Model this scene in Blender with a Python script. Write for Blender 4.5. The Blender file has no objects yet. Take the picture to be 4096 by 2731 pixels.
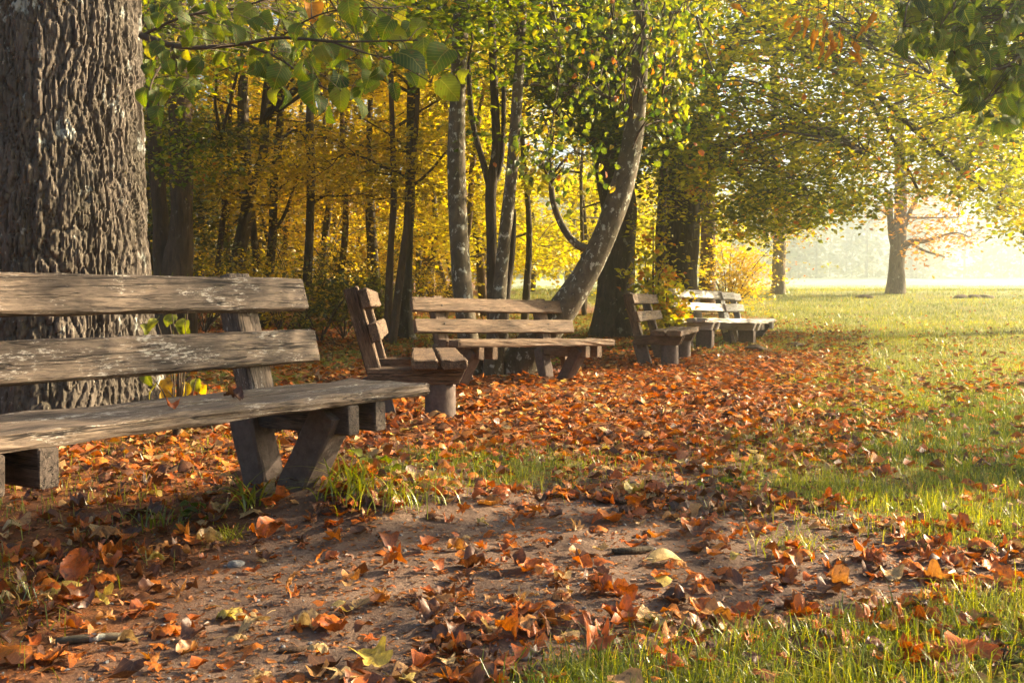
import bpy, math, random
import numpy as np
from mathutils import Vector, Matrix
R = np.random.default_rng(7); random.seed(7)
sc = bpy.context.scene; COL = sc.collection
# ------------------------------------------------------------------ camera, sky, sun, exposure
CAM_H = .82; PITCH = math.atan((1365.5-1184.)/3982.)
cam = bpy.data.objects.new('camera', bpy.data.cameras.new('camera')); COL.objects.link(cam)
cam.location = (0, 0, CAM_H); cam.rotation_euler = (math.pi/2-PITCH, 0, 0)
cam.data.lens = 35; cam.data.sensor_width = 36; cam.data.clip_end = 600; cam.data.clip_start = .05
sc.camera = cam
SUN_AZ, SUN_EL = math.radians(67), math.radians(25)
world = bpy.data.worlds.new('World'); sc.world = world; world.use_nodes = True
wn = world.node_tree
sky = wn.nodes.new('ShaderNodeTexSky'); sky.sky_type = 'NISHITA'; sky.sun_disc = False
sky.sun_elevation = SUN_EL; sky.sun_rotation = SUN_AZ; sky.air_density = 1.0; sky.dust_density = 2.5
bg = wn.nodes['Background']; bg.inputs['Strength'].default_value = .05
wn.links.new(sky.outputs[0], bg.inputs[0])
sl = bpy.data.lights.new('sun', 'SUN'); sl.energy = 5.0; sl.angle = math.radians(.55); sl.color = (1, .81, .54)
so = bpy.data.objects.new('sun', sl); COL.objects.link(so)
SDIR = Vector((math.sin(SUN_AZ)*math.cos(SUN_EL), math.cos(SUN_AZ)*math.cos(SUN_EL), math.sin(SUN_EL)))
so.rotation_euler = SDIR.to_track_quat('Z', 'Y').to_euler(); so.location = (30, 15, 20)
sc.view_settings.view_transform = 'Standard'; sc.view_settings.look = 'None'
sc.view_settings.exposure = 2.45; sc.view_settings.gamma = 1; sc.view_settings.use_curve_mapping = False
cy = sc.cycles
cy.max_bounces = 7; cy.diffuse_bounces = 4; cy.glossy_bounces = 2; cy.transmission_bounces = 4; cy.volume_bounces = 1
cy.transparent_max_bounces = 8; cy.use_denoising = True; cy.caustics_reflective = False; cy.caustics_refractive = False
HAZE_DENSITY = .0034

# ------------------------------------------------------------------ helpers
def P(dx, dy, Y):
    """point seen at (dx, dy) of the 2352 px wide view, at distance Y along +Y"""
    a = (dx*1.7415-2048)/3982.; b = -(dy*1.7415-1365.5)/3982.
    d = np.array([a, math.cos(PITCH)+b*math.sin(PITCH), b*math.cos(PITCH)-math.sin(PITCH)])
    return np.array([0, 0, CAM_H])+d*(Y/d[1])
K = 4.374e-4                                   # metres per view pixel per metre of distance
def _hash(i, j, k, s):
    n = (i*374761393+j*668265263+k*2147483647+s*1274126177) & 0xffffffff
    n = ((n ^ (n >> 13))*1103515245) & 0xffffffff
    n = ((n ^ (n >> 16))*2654435761) & 0xffffffff
    return ((n ^ (n >> 15)) & 0xffffff)/float(0xffffff)*2-1
def noise(x, y, z=None, s=0):
    x = np.asarray(x, float); y = np.asarray(y, float)
    xi = np.floor(x).astype(np.int64); yi = np.floor(y).astype(np.int64)
    fx = x-xi; fy = y-yi; fx = fx*fx*(3-2*fx); fy = fy*fy*(3-2*fy)
    def lay(zi):
        a = _hash(xi, yi, zi, s); b = _hash(xi+1, yi, zi, s); c = _hash(xi, yi+1, zi, s); d = _hash(xi+1, yi+1, zi, s)
        return (a*(1-fx)+b*fx)*(1-fy)+(c*(1-fx)+d*fx)*fy
    if z is None: return lay(0)
    z = np.asarray(z, float); zi = np.floor(z).astype(np.int64); fz = z-zi; fz = fz*fz*(3-2*fz)
    return lay(zi)*(1-fz)+lay(zi+1)*fz
def fbm(x, y, o=4, s=0):
    t = 0; a = 1.; n = 0
    for k in range(o):
        t = t+a*noise(x*2**k+k*17.3, y*2**k-k*9.1, s=s+k); n += a; a *= .5
    return t/n
def sstep(a, b, x):
    t = np.clip((np.asarray(x, float)-a)/(b-a), 0, 1); return t*t*(3-2*t)
def spline(pts, n):
    p = np.asarray(pts, float); m = len(p)
    if m < 3: return np.array([p[0]+(p[-1]-p[0])*t for t in np.linspace(0, 1, n)])
    q = np.vstack([2*p[0]-p[1], p, 2*p[-1]-p[-2]]); out = []
    for t in np.linspace(0, m-1-1e-9, n):
        i = int(t); f = t-i; a, b, c, d = q[i], q[i+1], q[i+2], q[i+3]
        out.append(.5*(2*b+(c-a)*f+(2*a-5*b+4*c-d)*f*f+(3*b-a-3*c+d)*f**3))
    return np.array(out)
class Acc:
    def __init__(s): s.v = []; s.f = []; s.t = []; s.c = []; s.n = 0
    def add(s, v, f, tone=.5, co=None):
        v = np.asarray(v, float).reshape(-1, 3); f = np.asarray(f, np.int64).reshape(-1, 3)
        s.v.append(v); s.f.append(f+s.n); s.n += len(v)
        s.t.append(np.broadcast_to(np.asarray(tone, float), (len(v),)))
        s.c.append(v if co is None else np.asarray(co, float).reshape(-1, 3))
    def mesh(s, name, mat, origin=(0, 0, 0), smooth=True, attrs=True):
        v = np.vstack(s.v)-np.asarray(origin, float); f = np.vstack(s.f)
        me = bpy.data.meshes.new(name); me.vertices.add(len(v)); me.vertices.foreach_set('co', v.astype(np.float32).ravel())
        me.loops.add(f.size); me.loops.foreach_set('vertex_index', f.astype(np.int32).ravel())
        me.polygons.add(len(f)); me.polygons.foreach_set('loop_start', np.arange(0, f.size, 3, dtype=np.int32))
        me.polygons.foreach_set('use_smooth', np.full(len(f), smooth))
        if attrs:
            me.attributes.new('tone', 'FLOAT', 'POINT').data.foreach_set('value', np.concatenate(s.t).astype(np.float32))
            me.attributes.new('leafco', 'FLOAT_VECTOR', 'POINT').data.foreach_set('vector', np.vstack(s.c).astype(np.float32).ravel())
        me.materials.append(mat); me.update(calc_edges=True); return me
    def build(s, name, mat, parent=None, origin=(0, 0, 0), smooth=True, attrs=True, at_origin=False):
        o = bpy.data.objects.new(name, s.mesh(name, mat, origin, smooth, attrs)); COL.objects.link(o)
        if parent is not None: o.parent = parent
        elif at_origin: o.location = origin
        return o
def tag(o, label=None, cat=None, group=None, kind=None):
    if label: o['label'] = label
    if cat: o['category'] = cat
    if group: o['group'] = group
    if kind: o['kind'] = kind
    return o
def thing(name, label, cat, loc, group=None):
    o = bpy.data.objects.new(name, None); COL.objects.link(o); o.location = [float(c) for c in loc]; o.empty_display_size = .2
    return tag(o, label, cat, group)
def tube(acc, pts, rad, sides=8, cap=True, rough=0, tone=.5, seed=0, squash=None):
    pts = np.asarray(pts, float); rad = np.broadcast_to(np.asarray(rad, float), (len(pts),)); n = len(pts)
    tg = np.gradient(pts, axis=0); tg /= np.linalg.norm(tg, axis=1)[:, None]+1e-12
    ref = np.array([1, 0, 0]) if abs(tg[0][0]) < .8 else np.array([0, 1, 0])
    u = np.cross(tg[0], ref); u /= np.linalg.norm(u); U = []
    for i in range(n):
        u = u-tg[i]*np.dot(u, tg[i]); u /= np.linalg.norm(u)+1e-12; U.append(u)
    U = np.array(U); W = np.cross(tg, U); th = np.linspace(0, 2*np.pi, sides, endpoint=False)
    rr = rad[:, None]*np.ones(sides)[None]
    if rough:
        zz = np.cumsum(np.r_[0, np.linalg.norm(np.diff(pts, axis=0), axis=1)])[:, None]+0*th[None]
        rr = rr*(1+rough*noise(np.cos(th)[None]*2+0*zz+seed*7.7, np.sin(th)[None]*2+0*zz, zz*1.7, s=seed))
    v = pts[:, None]+rr[..., None]*(np.cos(th)[None, :, None]*U[:, None]+np.sin(th)[None, :, None]*W[:, None])
    i, j = np.meshgrid(np.arange(n-1), np.arange(sides), indexing='ij'); j2 = (j+1) % sides
    a = i*sides+j; b = i*sides+j2; c = (i+1)*sides+j2; d = (i+1)*sides+j
    f = np.concatenate([np.stack([a, b, c], -1).reshape(-1, 3), np.stack([a, c, d], -1).reshape(-1, 3)]); v = v.reshape(-1, 3)
    if cap:
        v = np.vstack([v, pts[-1], pts[0]]); k = np.arange(sides); k2 = (k+1) % sides
        f = np.vstack([f, np.stack([(n-1)*sides+k, (n-1)*sides+k2, np.full(sides, n*sides)], 1), np.stack([k2, k, np.full(sides, n*sides+1)], 1)])
    acc.add(v, f, tone)
# ------------------------------------------------------------------ node materials
def mat(name):
    m = bpy.data.materials.new(name); m.use_nodes = True; nt = m.node_tree
    for n in list(nt.nodes): nt.nodes.remove(n)
    return m, nt
def N(nt, t, **kw):
    n = nt.nodes.new(t)
    for k, v in kw.items():
        if k == 'ins':
            for a, b in v.items(): n.inputs[a].default_value = b
        else: setattr(n, k, v)
    return n
def ramp(nt, fac, stops):
    r = N(nt, 'ShaderNodeValToRGB'); e = r.color_ramp.elements
    while len(e) < len(stops): e.new(.5)
    for x, (p, c) in zip(e, stops): x.position = p; x.color = (*c, 1) if len(c) == 3 else c
    nt.links.new(fac, r.inputs[0]); return r.outputs[0]
def mapping(nt, src, scale):
    m = N(nt, 'ShaderNodeMapping'); m.inputs['Scale'].default_value = scale; nt.links.new(src, m.inputs[0]); return m.outputs[0]
def ntex(nt, vec, scale, detail=4, rough=.55, dist=0):
    n = N(nt, 'ShaderNodeTexNoise', ins={'Scale': scale, 'Detail': detail, 'Roughness': rough, 'Distortion': dist})
    nt.links.new(vec, n.inputs['Vector']); return n.outputs[0]
def mix(nt, f, a, b, mode='MIX'):
    m = N(nt, 'ShaderNodeMix', data_type='RGBA', blend_type=mode)
    for s, x in ((0, f), (6, a), (7, b)):
        if hasattr(x, 'is_linked'): nt.links.new(x, m.inputs[s])
        else: m.inputs[s].default_value = x if s == 0 else ((*x, 1) if len(x) == 3 else x)
    return m.outputs[2]
def fin(nt, col, rough=.85, bump=None, dist=.01, strength=1., spec=.3):
    b = N(nt, 'ShaderNodeBsdfPrincipled', ins={'Roughness': rough, 'Specular IOR Level': spec}); o = N(nt, 'ShaderNodeOutputMaterial')
    nt.links.new(col, b.inputs['Base Color'])
    if bump is not None:
        bp = N(nt, 'ShaderNodeBump', ins={'Distance': dist, 'Strength': strength}); nt.links.new(bump, bp.inputs['Height']); nt.links.new(bp.outputs[0], b.inputs['Normal'])
    nt.links.new(b.outputs[0], o.inputs[0]); return b
def wood(name, dark, lightc, fleck, fl_amt=.62, rough=.75, spec=.3):
    m, nt = mat(name); co = N(nt, 'ShaderNodeTexCoord').outputs['Object']
    oi = N(nt, 'ShaderNodeObjectInfo').outputs['Random']; ad = N(nt, 'ShaderNodeVectorMath', operation='ADD'); nt.links.new(co, ad.inputs[0])
    cb = N(nt, 'ShaderNodeCombineXYZ'); ml = N(nt, 'ShaderNodeMath', operation='MULTIPLY', ins={1: 37.}); nt.links.new(oi, ml.inputs[0]); nt.links.new(ml.outputs[0], cb.inputs[1]); nt.links.new(ml.outputs[0], cb.inputs[0]); nt.links.new(cb.outputs[0], ad.inputs[1]); v = ad.outputs[0]
    g = ntex(nt, mapping(nt, v, (8, 64, 64)), 1.7, 7, .75, .3); big = ntex(nt, mapping(nt, v, (3, 9, 9)), 1.3, 4, .6)
    c = mix(nt, ramp(nt, g, [(.36, (0, 0, 0)), (.60, (1, 1, 1))]), dark, lightc)
    c = mix(nt, ramp(nt, big, [(.40, (0, 0, 0)), (.70, (.8,)*3)]), c, tuple(x*.7 for x in dark))
    fl = ntex(nt, mapping(nt, v, (34, 130, 130)), 1., 5, .75); fm = ntex(nt, mapping(nt, v, (5, 14, 14)), 1.1, 3)
    mu = N(nt, 'ShaderNodeMath', operation='MULTIPLY'); nt.links.new(fl, mu.inputs[0]); nt.links.new(ramp(nt, fm, [(.35, (.72,)*3), (.7, (1.15,)*3)]), mu.inputs[1])
    c = mix(nt, ramp(nt, mu.outputs[0], [(fl_amt-.05, (0, 0, 0)), (fl_amt+.06, (1, 1, 1))]), c, fleck)
    cr = ntex(nt, mapping(nt, v, (1.1, 34, 34)), 1.2, 3, .5, .5); cs_ = N(nt, 'ShaderNodeMath', operation='SUBTRACT', ins={1: .5}); nt.links.new(cr, cs_.inputs[0]); ca_ = N(nt, 'ShaderNodeMath', operation='ABSOLUTE'); nt.links.new(cs_.outputs[0], ca_.inputs[0])
    ck = ramp(nt, ca_.outputs[0], [(.004, (1, 1, 1)), (.016, (0, 0, 0))]); c = mix(nt, ck, c, tuple(x*.35 for x in dark))
    gg = N(nt, 'ShaderNodeMath', operation='MULTIPLY_ADD', ins={1: -1.2}); nt.links.new(ck, gg.inputs[0]); nt.links.new(g, gg.inputs[2]); g = gg.outputs[0]
    fin(nt, c, rough, g, .006, .9, spec); return m
def bark(name, a, b, lich, sx=14, sz=2.2, lth=.64, bump=.02, lscale=9.):
    m, nt = mat(name); co = N(nt, 'ShaderNodeTexCoord').outputs['Object']
    g = ntex(nt, mapping(nt, co, (sx, sx, sz)), 1.5, 7, .65, .5); w = ntex(nt, mapping(nt, co, (3, 3, 1.2)), 1.3, 3)
    c = mix(nt, ramp(nt, g, [(.33, (0, 0, 0)), (.66, (1, 1, 1))]), a, b)
    c = mix(nt, ramp(nt, w, [(.42, (0, 0, 0)), (.68, (.6,)*3)]), c, tuple(x*y for x, y in zip(a, (.9, 1.0, .8))))
    l = ntex(nt, mapping(nt, co, (1, 1, .75)), lscale, 4, .6, .3); l2 = ntex(nt, co, 55, 3)
    l3 = N(nt, 'ShaderNodeMath', operation='MULTIPLY_ADD', ins={1: .16}); nt.links.new(l2, l3.inputs[0]); nt.links.new(l, l3.inputs[2])
    c = mix(nt, ramp(nt, l3.outputs[0], [(lth, (0, 0, 0)), (lth+.05, (1, 1, 1))]), c, lich)
    h = N(nt, 'ShaderNodeMath', operation='MULTIPLY_ADD', ins={1: .15}); nt.links.new(l2, h.inputs[0]); nt.links.new(g, h.inputs[2])
    fin(nt, c, .9, h.outputs[0], bump, .9, .15); return m
def leafmat(name, stops, trans=.45, spots=None, vein=False, gloss=.06, tsat=1.25, rgh=.45, mott=False):
    m, nt = mat(name); t = N(nt, 'ShaderNodeAttribute', attribute_name='tone').outputs['Fac']
    lc = N(nt, 'ShaderNodeAttribute', attribute_name='leafco').outputs['Vector']
    c = ramp(nt, t, stops)
    if vein:
        sx = N(nt, 'ShaderNodeSeparateXYZ'); nt.links.new(lc, sx.inputs[0])
        ab = N(nt, 'ShaderNodeMath', operation='ABSOLUTE'); nt.links.new(sx.outputs[0], ab.inputs[0])
        mr = ramp(nt, ab.outputs[0], [(.008, (1, 1, 1)), (.022, (0, 0, 0))])
        k = N(nt, 'ShaderNodeMath', operation='MULTIPLY_ADD', ins={1: -.75}); nt.links.new(ab.outputs[0], k.inputs[0]); nt.links.new(sx.outputs[1], k.inputs[2])
        k2 = N(nt, 'ShaderNodeMath', operation='MULTIPLY', ins={1: 52.}); nt.links.new(k.outputs[0], k2.inputs[0])
        sn = N(nt, 'ShaderNodeMath', operation='SINE'); nt.links.new(k2.outputs[0], sn.inputs[0])
        sv = ramp(nt, sn.outputs[0], [(.86, (0, 0, 0)), (.99, (.7,)*3)])
        vv = N(nt, 'ShaderNodeMath', operation='MAXIMUM'); nt.links.new(mr, vv.inputs[0]); nt.links.new(sv, vv.inputs[1])
        hv = mix(nt, vv.outputs[0], (0, 0, 0), (.45,)*3); c = mix(nt, hv, c, (.42, .36, .10) if trans > .3 else (.30, .16, .06))
    if spots:
        geo = N(nt, 'ShaderNodeNewGeometry').outputs['Position']
        mp = N(nt, 'ShaderNodeVectorMath', operation='MULTIPLY_ADD', ins={1: (1, 1, 1)}); nt.links.new(lc, mp.inputs[0])
        cb = N(nt, 'ShaderNodeCombineXYZ'); ml = N(nt, 'ShaderNodeMath', operation='MULTIPLY', ins={1: 91.7}); nt.links.new(t, ml.inputs[0]); nt.links.new(ml.outputs[0], cb.inputs[2]); nt.links.new(cb.outputs[0], mp.inputs[2])
        s = ntex(nt, mp.outputs[0], 5., 4, .65)
        c = mix(nt, ramp(nt, s, [(.56, (0, 0, 0)), (.68, (.85,)*3)]), c, spots)
        if mott: c = mix(nt, 1., c, ramp(nt, ntex(nt, mp.outputs[0], 13., 5, .7), [(.3, (.55, .5, .45)), (.7, (1.25, 1.25, 1.25))]), 'MULTIPLY')
    d = N(nt, 'ShaderNodeBsdfDiffuse'); nt.links.new(c, d.inputs[0])
    tr = N(nt, 'ShaderNodeBsdfTranslucent'); hs = N(nt, 'ShaderNodeHueSaturation', ins={'Saturation': tsat, 'Value': 1.25}); nt.links.new(c, hs.inputs['Color']); nt.links.new(hs.outputs[0], tr.inputs[0])
    mx = N(nt, 'ShaderNodeMixShader', ins={0: trans}); nt.links.new(d.outputs[0], mx.inputs[1]); nt.links.new(tr.outputs[0], mx.inputs[2])
    gl = N(nt, 'ShaderNodeBsdfGlossy', ins={'Roughness': rgh, 'Color': (.9, .9, .9, 1)}); m2 = N(nt, 'ShaderNodeMixShader', ins={0: gloss}); nt.links.new(mx.outputs[0], m2.inputs[1]); nt.links.new(gl.outputs[0], m2.inputs[2])
    o = N(nt, 'ShaderNodeOutputMaterial'); nt.links.new(m2.outputs[0], o.inputs[0]); return m
def plain(name, a, b, scale=20, bump=.004, rough=.9):
    m, nt = mat(name); co = N(nt, 'ShaderNodeTexCoord').outputs['Object']; n = ntex(nt, co, scale, 6, .65)
    n2 = ntex(nt, co, scale*6, 3)
    ad = N(nt, 'ShaderNodeMath', operation='MULTIPLY_ADD', ins={1: .4}); nt.links.new(n2, ad.inputs[0]); nt.links.new(n, ad.inputs[2])
    fin(nt, mix(nt, ramp(nt, n, [(.3, (0,)*3), (.7, (1,)*3)]), a, b), rough, ad.outputs[0], bump, 1., .2); return m
M_LITTER = leafmat('fallen_leaf_mat', [(0, (.055, .026, .016)), (.2, (.17, .060, .020)), (.45, (.46, .100, .008)), (.66, (.56, .18, .016)), (.8, (.42, .23, .085)), (.92, (.50, .35, .15)), (1, (.55, .40, .05))], .22, (.075, .033, .016), True, .04, 1.1, mott=True)
M_BIG = leafmat('linden_leaf_mat', [(0, (.030, .055, .006)), (.45, (.085, .125, .008)), (.75, (.21, .22, .015)), (.9, (.45, .33, .02)), (1, (.50, .20, .02))], .45, (.13, .07, .012), True, .02, rgh=.6)
M_GREEN = leafmat('green_leaf_mat', [(0, (.035, .060, .010)), (.4, (.11, .15, .012)), (.7, (.26, .27, .012)), (.88, (.46, .35, .02)), (1, (.45, .14, .02))], .52, gloss=.03)
M_RIGHT = leafmat('autumn_green_leaf_mat', [(0, (.08, .11, .006)), (.4, (.28, .285, .008)), (.7, (.48, .43, .010)), (.85, (.55, .36, .015)), (1, (.52, .16, .02))], .62, gloss=.03)
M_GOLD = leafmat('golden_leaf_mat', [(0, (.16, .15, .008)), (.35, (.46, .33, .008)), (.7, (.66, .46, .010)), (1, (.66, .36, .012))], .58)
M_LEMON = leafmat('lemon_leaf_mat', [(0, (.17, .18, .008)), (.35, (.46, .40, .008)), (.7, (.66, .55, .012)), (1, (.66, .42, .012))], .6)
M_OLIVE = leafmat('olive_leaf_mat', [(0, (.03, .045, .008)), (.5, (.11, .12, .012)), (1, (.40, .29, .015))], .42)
M_ORANGE = leafmat('orange_leaf_mat', [(0, (.42, .19, .05)), (1, (.60, .33, .09))], .5)
M_FAR = leafmat('far_leaf_mat', [(0, (.07, .09, .02)), (1, (.20, .17, .04))], .35)
M_GRASS = leafmat('grass_mat', [(0, (.035, .065, .008)), (.5, (.20, .225, .012)), (.85, (.40, .36, .022)), (1, (.46, .34, .10))], .42, gloss=.05, rgh=.35)
M_BARK1 = bark('rough_linden_bark_mat', (.042, .032, .025), (.140, .113, .088), (.27, .275, .245), 22, 5, .70, .008, 7.)
M_BARKS = bark('lichen_bark_mat', (.06, .048, .032), (.15, .118, .078), (.36, .36, .29), 9, 6, .655, .012, 17.)
M_BARKD = bark('dark_bark_mat', (.03, .023, .016), (.095, .070, .045), (.20, .19, .14), 14, 3, .70, .03)
M_BARKB = bark('brown_bark_mat', (.05, .030, .019), (.13, .080, .048), (.18, .16, .12), 12, 2.2, .72, .03)
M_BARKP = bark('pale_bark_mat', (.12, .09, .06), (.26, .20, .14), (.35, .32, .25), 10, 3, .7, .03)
M_TWIG = plain('twig_mat', (.05, .035, .022), (.10, .07, .045), 30, .002)
M_CONC = plain('brown_concrete_mat', (.075, .055, .046), (.14, .104, .086), 26, .004)
M_STONE = plain('stone_mat', (.10, .095, .09), (.28, .26, .24), 18, .006)
M_SOIL = plain('soil_mat', (.07, .045, .03), (.15, .10, .07), 18, .02)
M_BOLT = plain('bolt_mat', (.03, .025, .02), (.07, .05, .04), 60, .001, .6)
M_W1 = wood('weathered_bench_wood_mat', (.045, .029, .020), (.225, .16, .110), (.46, .40, .33), .59)
M_WB = wood('dark_beam_wood_mat', (.040, .027, .020), (.145, .105, .078), (.2, .16, .13), .80)
M_W2 = wood('dark_bench_wood_mat', (.055, .032, .019), (.20, .120, .066), (.30, .22, .15), .66)
M_W3 = wood('brown_bench_wood_mat', (.085, .048, .025), (.25, .155, .088), (.40, .30, .20), .68)
M_W5 = wood('pale_bench_wood_mat', (.36, .29, .24), (.55, .47, .40), (.55, .47, .40), .70, .45, .5)

# ------------------------------------------------------------------ ground
XB = ([2.6, 2.95, 3.3, 4, 5, 6, 7.4, 11, 16, 20, 24, 30], [2.2, 1.6, .95, .6, .85, 1.35, 1.95, 3.0, 4.7, 6.2, 5.0, 2.0])
def relief(x, y):
    z = .05*(np.maximum(0, x-2)/10)*0
    z = z+np.interp(y, [-60, 0, 13, 18, 26, 38, 44, 52, 70, 110, 220, 300, 380], [0, 0, 0, .10, .42, 1.02, 1.06, 1.06, 1.32, 2.2, 4.6, 6.6, 9.0])
    z = z+.085*np.exp(-(((x+.78)/.46)**2+((y-3.85)/.42)**2))-.05*np.exp(-(((x+1.5)/.7)**2+((y-3.2)/.5)**2))
    z = z+.035*np.exp(-(((x+.45)/.5)**2+((y-3.75)/.3)**2))
    z = z+.03*np.exp(-(((x+.55)/.35)**2+((y-6.2)/.35)**2))
    return z
def grassmask(x, y):
    n = fbm(x*1.1, y*1.1, 3, 31); n2 = fbm(x*3.1, y*3.1, 3, 41)
    xb = np.interp(y, *XB)
    g = sstep(-.25, 1.3, x-xb+n*.55)*np.where(y < 5.5, .85, 1)
    g = np.maximum(g, .62*np.exp(-(((x+.12)/.55)**2+((y-4.75)/.42)**2)))
    g = np.maximum(g, .75*np.exp(-(((x+.52)/.30)**2+((y-4.25)/.16)**2)))
    g = np.maximum(g, sstep(.0, .22, (2.2+(x-.15)*.55)-y+n*.15)*sstep(-.1, .2, x))
    g = np.maximum(g, .62*sstep(-1.5, -2.3, x)*sstep(7.5, 9.5, y)*sstep(16, 14.5, y))
    g = np.maximum(g, .8*sstep(13.0, 15.5, y)*sstep(27, 22, y)*sstep(-3.2, -1.8, x))
    g = np.maximum(g, .06*sstep(-.9, -1.4, x)*sstep(8, 6, y))
    g = np.maximum(g, sstep(26, 32, y)*sstep(-4, 4, x))
    return np.clip(g*(.55+.9*sstep(-.35, .35, n2+n*.6)), 0, 1)
def ground(x, y):
    x = np.asarray(x, float); y = np.asarray(y, float)
    near = sstep(20, 6, np.hypot(x, y))
    return relief(x, y)+near*(.022*fbm(x*1.6, y*1.6, 3, 3)+.012*fbm(x*9, y*9, 3, 8))+.05*fbm(x*.2, y*.2, 2, 5)*sstep(6, 18, y)
def G(dx, dy):
    """where the line of sight through (dx, dy) meets the ground"""
    o_ = np.array([0, 0, CAM_H]); d_ = P(dx, dy, 1.)-o_; s_ = np.arange(1.5, 45, .01); q = o_+d_*s_[:, None]; k = np.argmax(q[:, 2] < ground(q[:, 0], q[:, 1])); return q[k]
def axis(lo, hi, a, b, step, gr):
    c = list(np.arange(a, b+1e-6, step)); s = step
    while c[-1] < hi: s *= gr; c.append(min(hi, c[-1]+s))
    s = step
    while c[0] > lo: s *= gr; c.insert(0, max(lo, c[0]-s))
    return np.array(c)
gx = axis(-330, 330, -2.4, 3.0, .026, 1.08); gy = axis(-60, 375, 1.6, 6.0, .026, 1.055)
GX, GY = np.meshgrid(gx, gy, indexing='ij'); GZ = ground(GX, GY)
ga = Acc(); nI, nJ = GX.shape; i, j = np.meshgrid(np.arange(nI-1), np.arange(nJ-1), indexing='ij'); q = i*nJ+j
V = np.stack([GX, GY, GZ], -1).reshape(-1, 3)
gm = grassmask(GX, GY).ravel(); xb = np.interp(GY, *XB)
leafbase = (sstep(4.3, 6.0, GY+.4*fbm(GX*2, GY*2, 2, 77))*sstep(30, 24, GY)).ravel()
leafbase = np.maximum(leafbase, (sstep(-.75, -1.15, GX)).ravel())
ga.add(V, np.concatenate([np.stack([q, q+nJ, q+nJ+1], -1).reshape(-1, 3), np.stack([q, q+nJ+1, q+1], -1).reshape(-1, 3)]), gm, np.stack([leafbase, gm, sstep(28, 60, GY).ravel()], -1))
m, nt = mat('ground_mat'); co = N(nt, 'ShaderNodeTexCoord').outputs['Object']
n1 = ntex(nt, co, 3.5, 6, .65); n2 = ntex(nt, co, 60, 5, .7); n3 = ntex(nt, co, 14, 6, .7)
sand = mix(nt, ramp(nt, n1, [(.32, (0,)*3), (.7, (1,)*3)]), (.100, .060, .041), (.200, .130, .089))
sand = mix(nt, ramp(nt, n2, [(.52, (0,)*3), (.7, (.8,)*3)]), sand, (.10, .055, .032))
lit = mix(nt, ramp(nt, n3, [(.35, (0,)*3), (.65, (1,)*3)]), (.075, .035, .018), (.24, .085, .025))
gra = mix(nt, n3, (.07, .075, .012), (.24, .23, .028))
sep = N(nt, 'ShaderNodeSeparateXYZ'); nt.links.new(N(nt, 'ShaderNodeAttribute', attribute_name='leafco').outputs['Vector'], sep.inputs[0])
c = mix(nt, sep.outputs[0], sand, lit); gra = mix(nt, sep.outputs[2], gra, (.34, .38, .24)); gf = ramp(nt, sep.outputs[1], [(.15, (0,)*3), (.7, (1,)*3)]); c = mix(nt, gf, c, gra)  # grass pales with distance: dewy tone, with the haze's whiteness painted in
ad = N(nt, 'ShaderNodeMath', operation='MULTIPLY_ADD', ins={1: .35}); nt.links.new(n2, ad.inputs[0]); nt.links.new(n3, ad.inputs[2])
fin(nt, c, .95, ad.outputs[0], .02, .9, .15); M_GROUND = m
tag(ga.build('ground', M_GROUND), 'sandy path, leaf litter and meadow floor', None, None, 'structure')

# ------------------------------------------------------------------ leaf templates (unit length along +y, base at origin)
def heart(curl=0., bend=0., crum=0., seed=0, serr=0., nt_=7, width=1.):
    r = np.random.default_rng(seed)
    t = np.linspace(0, 1, nt_); w = np.interp(t, [0, .12, .28, .45, .62, .8, .92, 1], [.22, .42, .48, .45, .36, .20, .09, 0])*width
    back = np.interp(t, [0, .25, 1], [-.10, 0, 0]); V = []; 
    for k in range(nt_):
        s = 1+serr*r.uniform(-1, 1); s2 = 1+serr*r.uniform(-1, 1)
        V += [(0, t[k], 0), (-w[k]*s, t[k]+back[k]+(.03 if w[k] > .1 else 0), 0), (w[k]*s2, t[k]+back[k]+(.03 if w[k] > .1 else 0), 0)]
        if nt_ > 6: V += [(-w[k]*.52, t[k]+back[k]*.4, 0), (w[k]*.52, t[k]+back[k]*.4, 0)]
    V = np.array(V); F = []; st = 5 if nt_ > 6 else 3
    order = [1, 3, 0, 4, 2] if st == 5 else [1, 0, 2]
    for k in range(nt_-1):
        for a, b in zip(order[:-1], order[1:]):
            p, q_, p2, q2 = k*st+a, k*st+b, (k+1)*st+a, (k+1)*st+b
            F += [(p, q_, q2), (p, q2, p2)]
    return shape(V, np.array(F), curl, bend, crum, seed)
def maple(curl=0., bend=0., crum=0., seed=0, ring=1, n=20):
    r = np.random.default_rng(seed); th = np.linspace(0, 2*np.pi, n, endpoint=False)+np.pi*1.5+np.pi/n
    lobes = [(np.pi*.5, .60), (np.pi*.5-.95, .56), (np.pi*.5+.95, .56), (np.pi*.5-1.95, .42), (np.pi*.5+1.95, .42)]
    rad = np.full(n, .24)
    for a, L in lobes:
        d = np.abs((th-a+np.pi) % (2*np.pi)-np.pi); rad = np.maximum(rad, L*np.clip(1-d/.62, 0, 1)**.8+.05)
    rad *= 1+.13*r.uniform(-1, 1, n)
    o = np.stack([np.cos(th)*rad, .42+np.sin(th)*rad, 0*th], 1); c = np.array([[0, .42, 0]]); k = np.arange(n); k2 = (k+1) % n
    rings = [c+(o-c)*q for q in np.linspace(0, 1, ring+2)[1:]]; V = np.vstack([c]+rings); F = [np.stack([0*k, 1+k, 1+k2], 1)]
    for q in range(ring):
        s0, s1 = 1+q*n, 1+(q+1)*n; F += [np.stack([s0+k, s1+k, s1+k2], 1), np.stack([s0+k, s1+k2, s0+k2], 1)]
    return shape(V, np.vstack(F), curl, bend, crum, seed)
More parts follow.
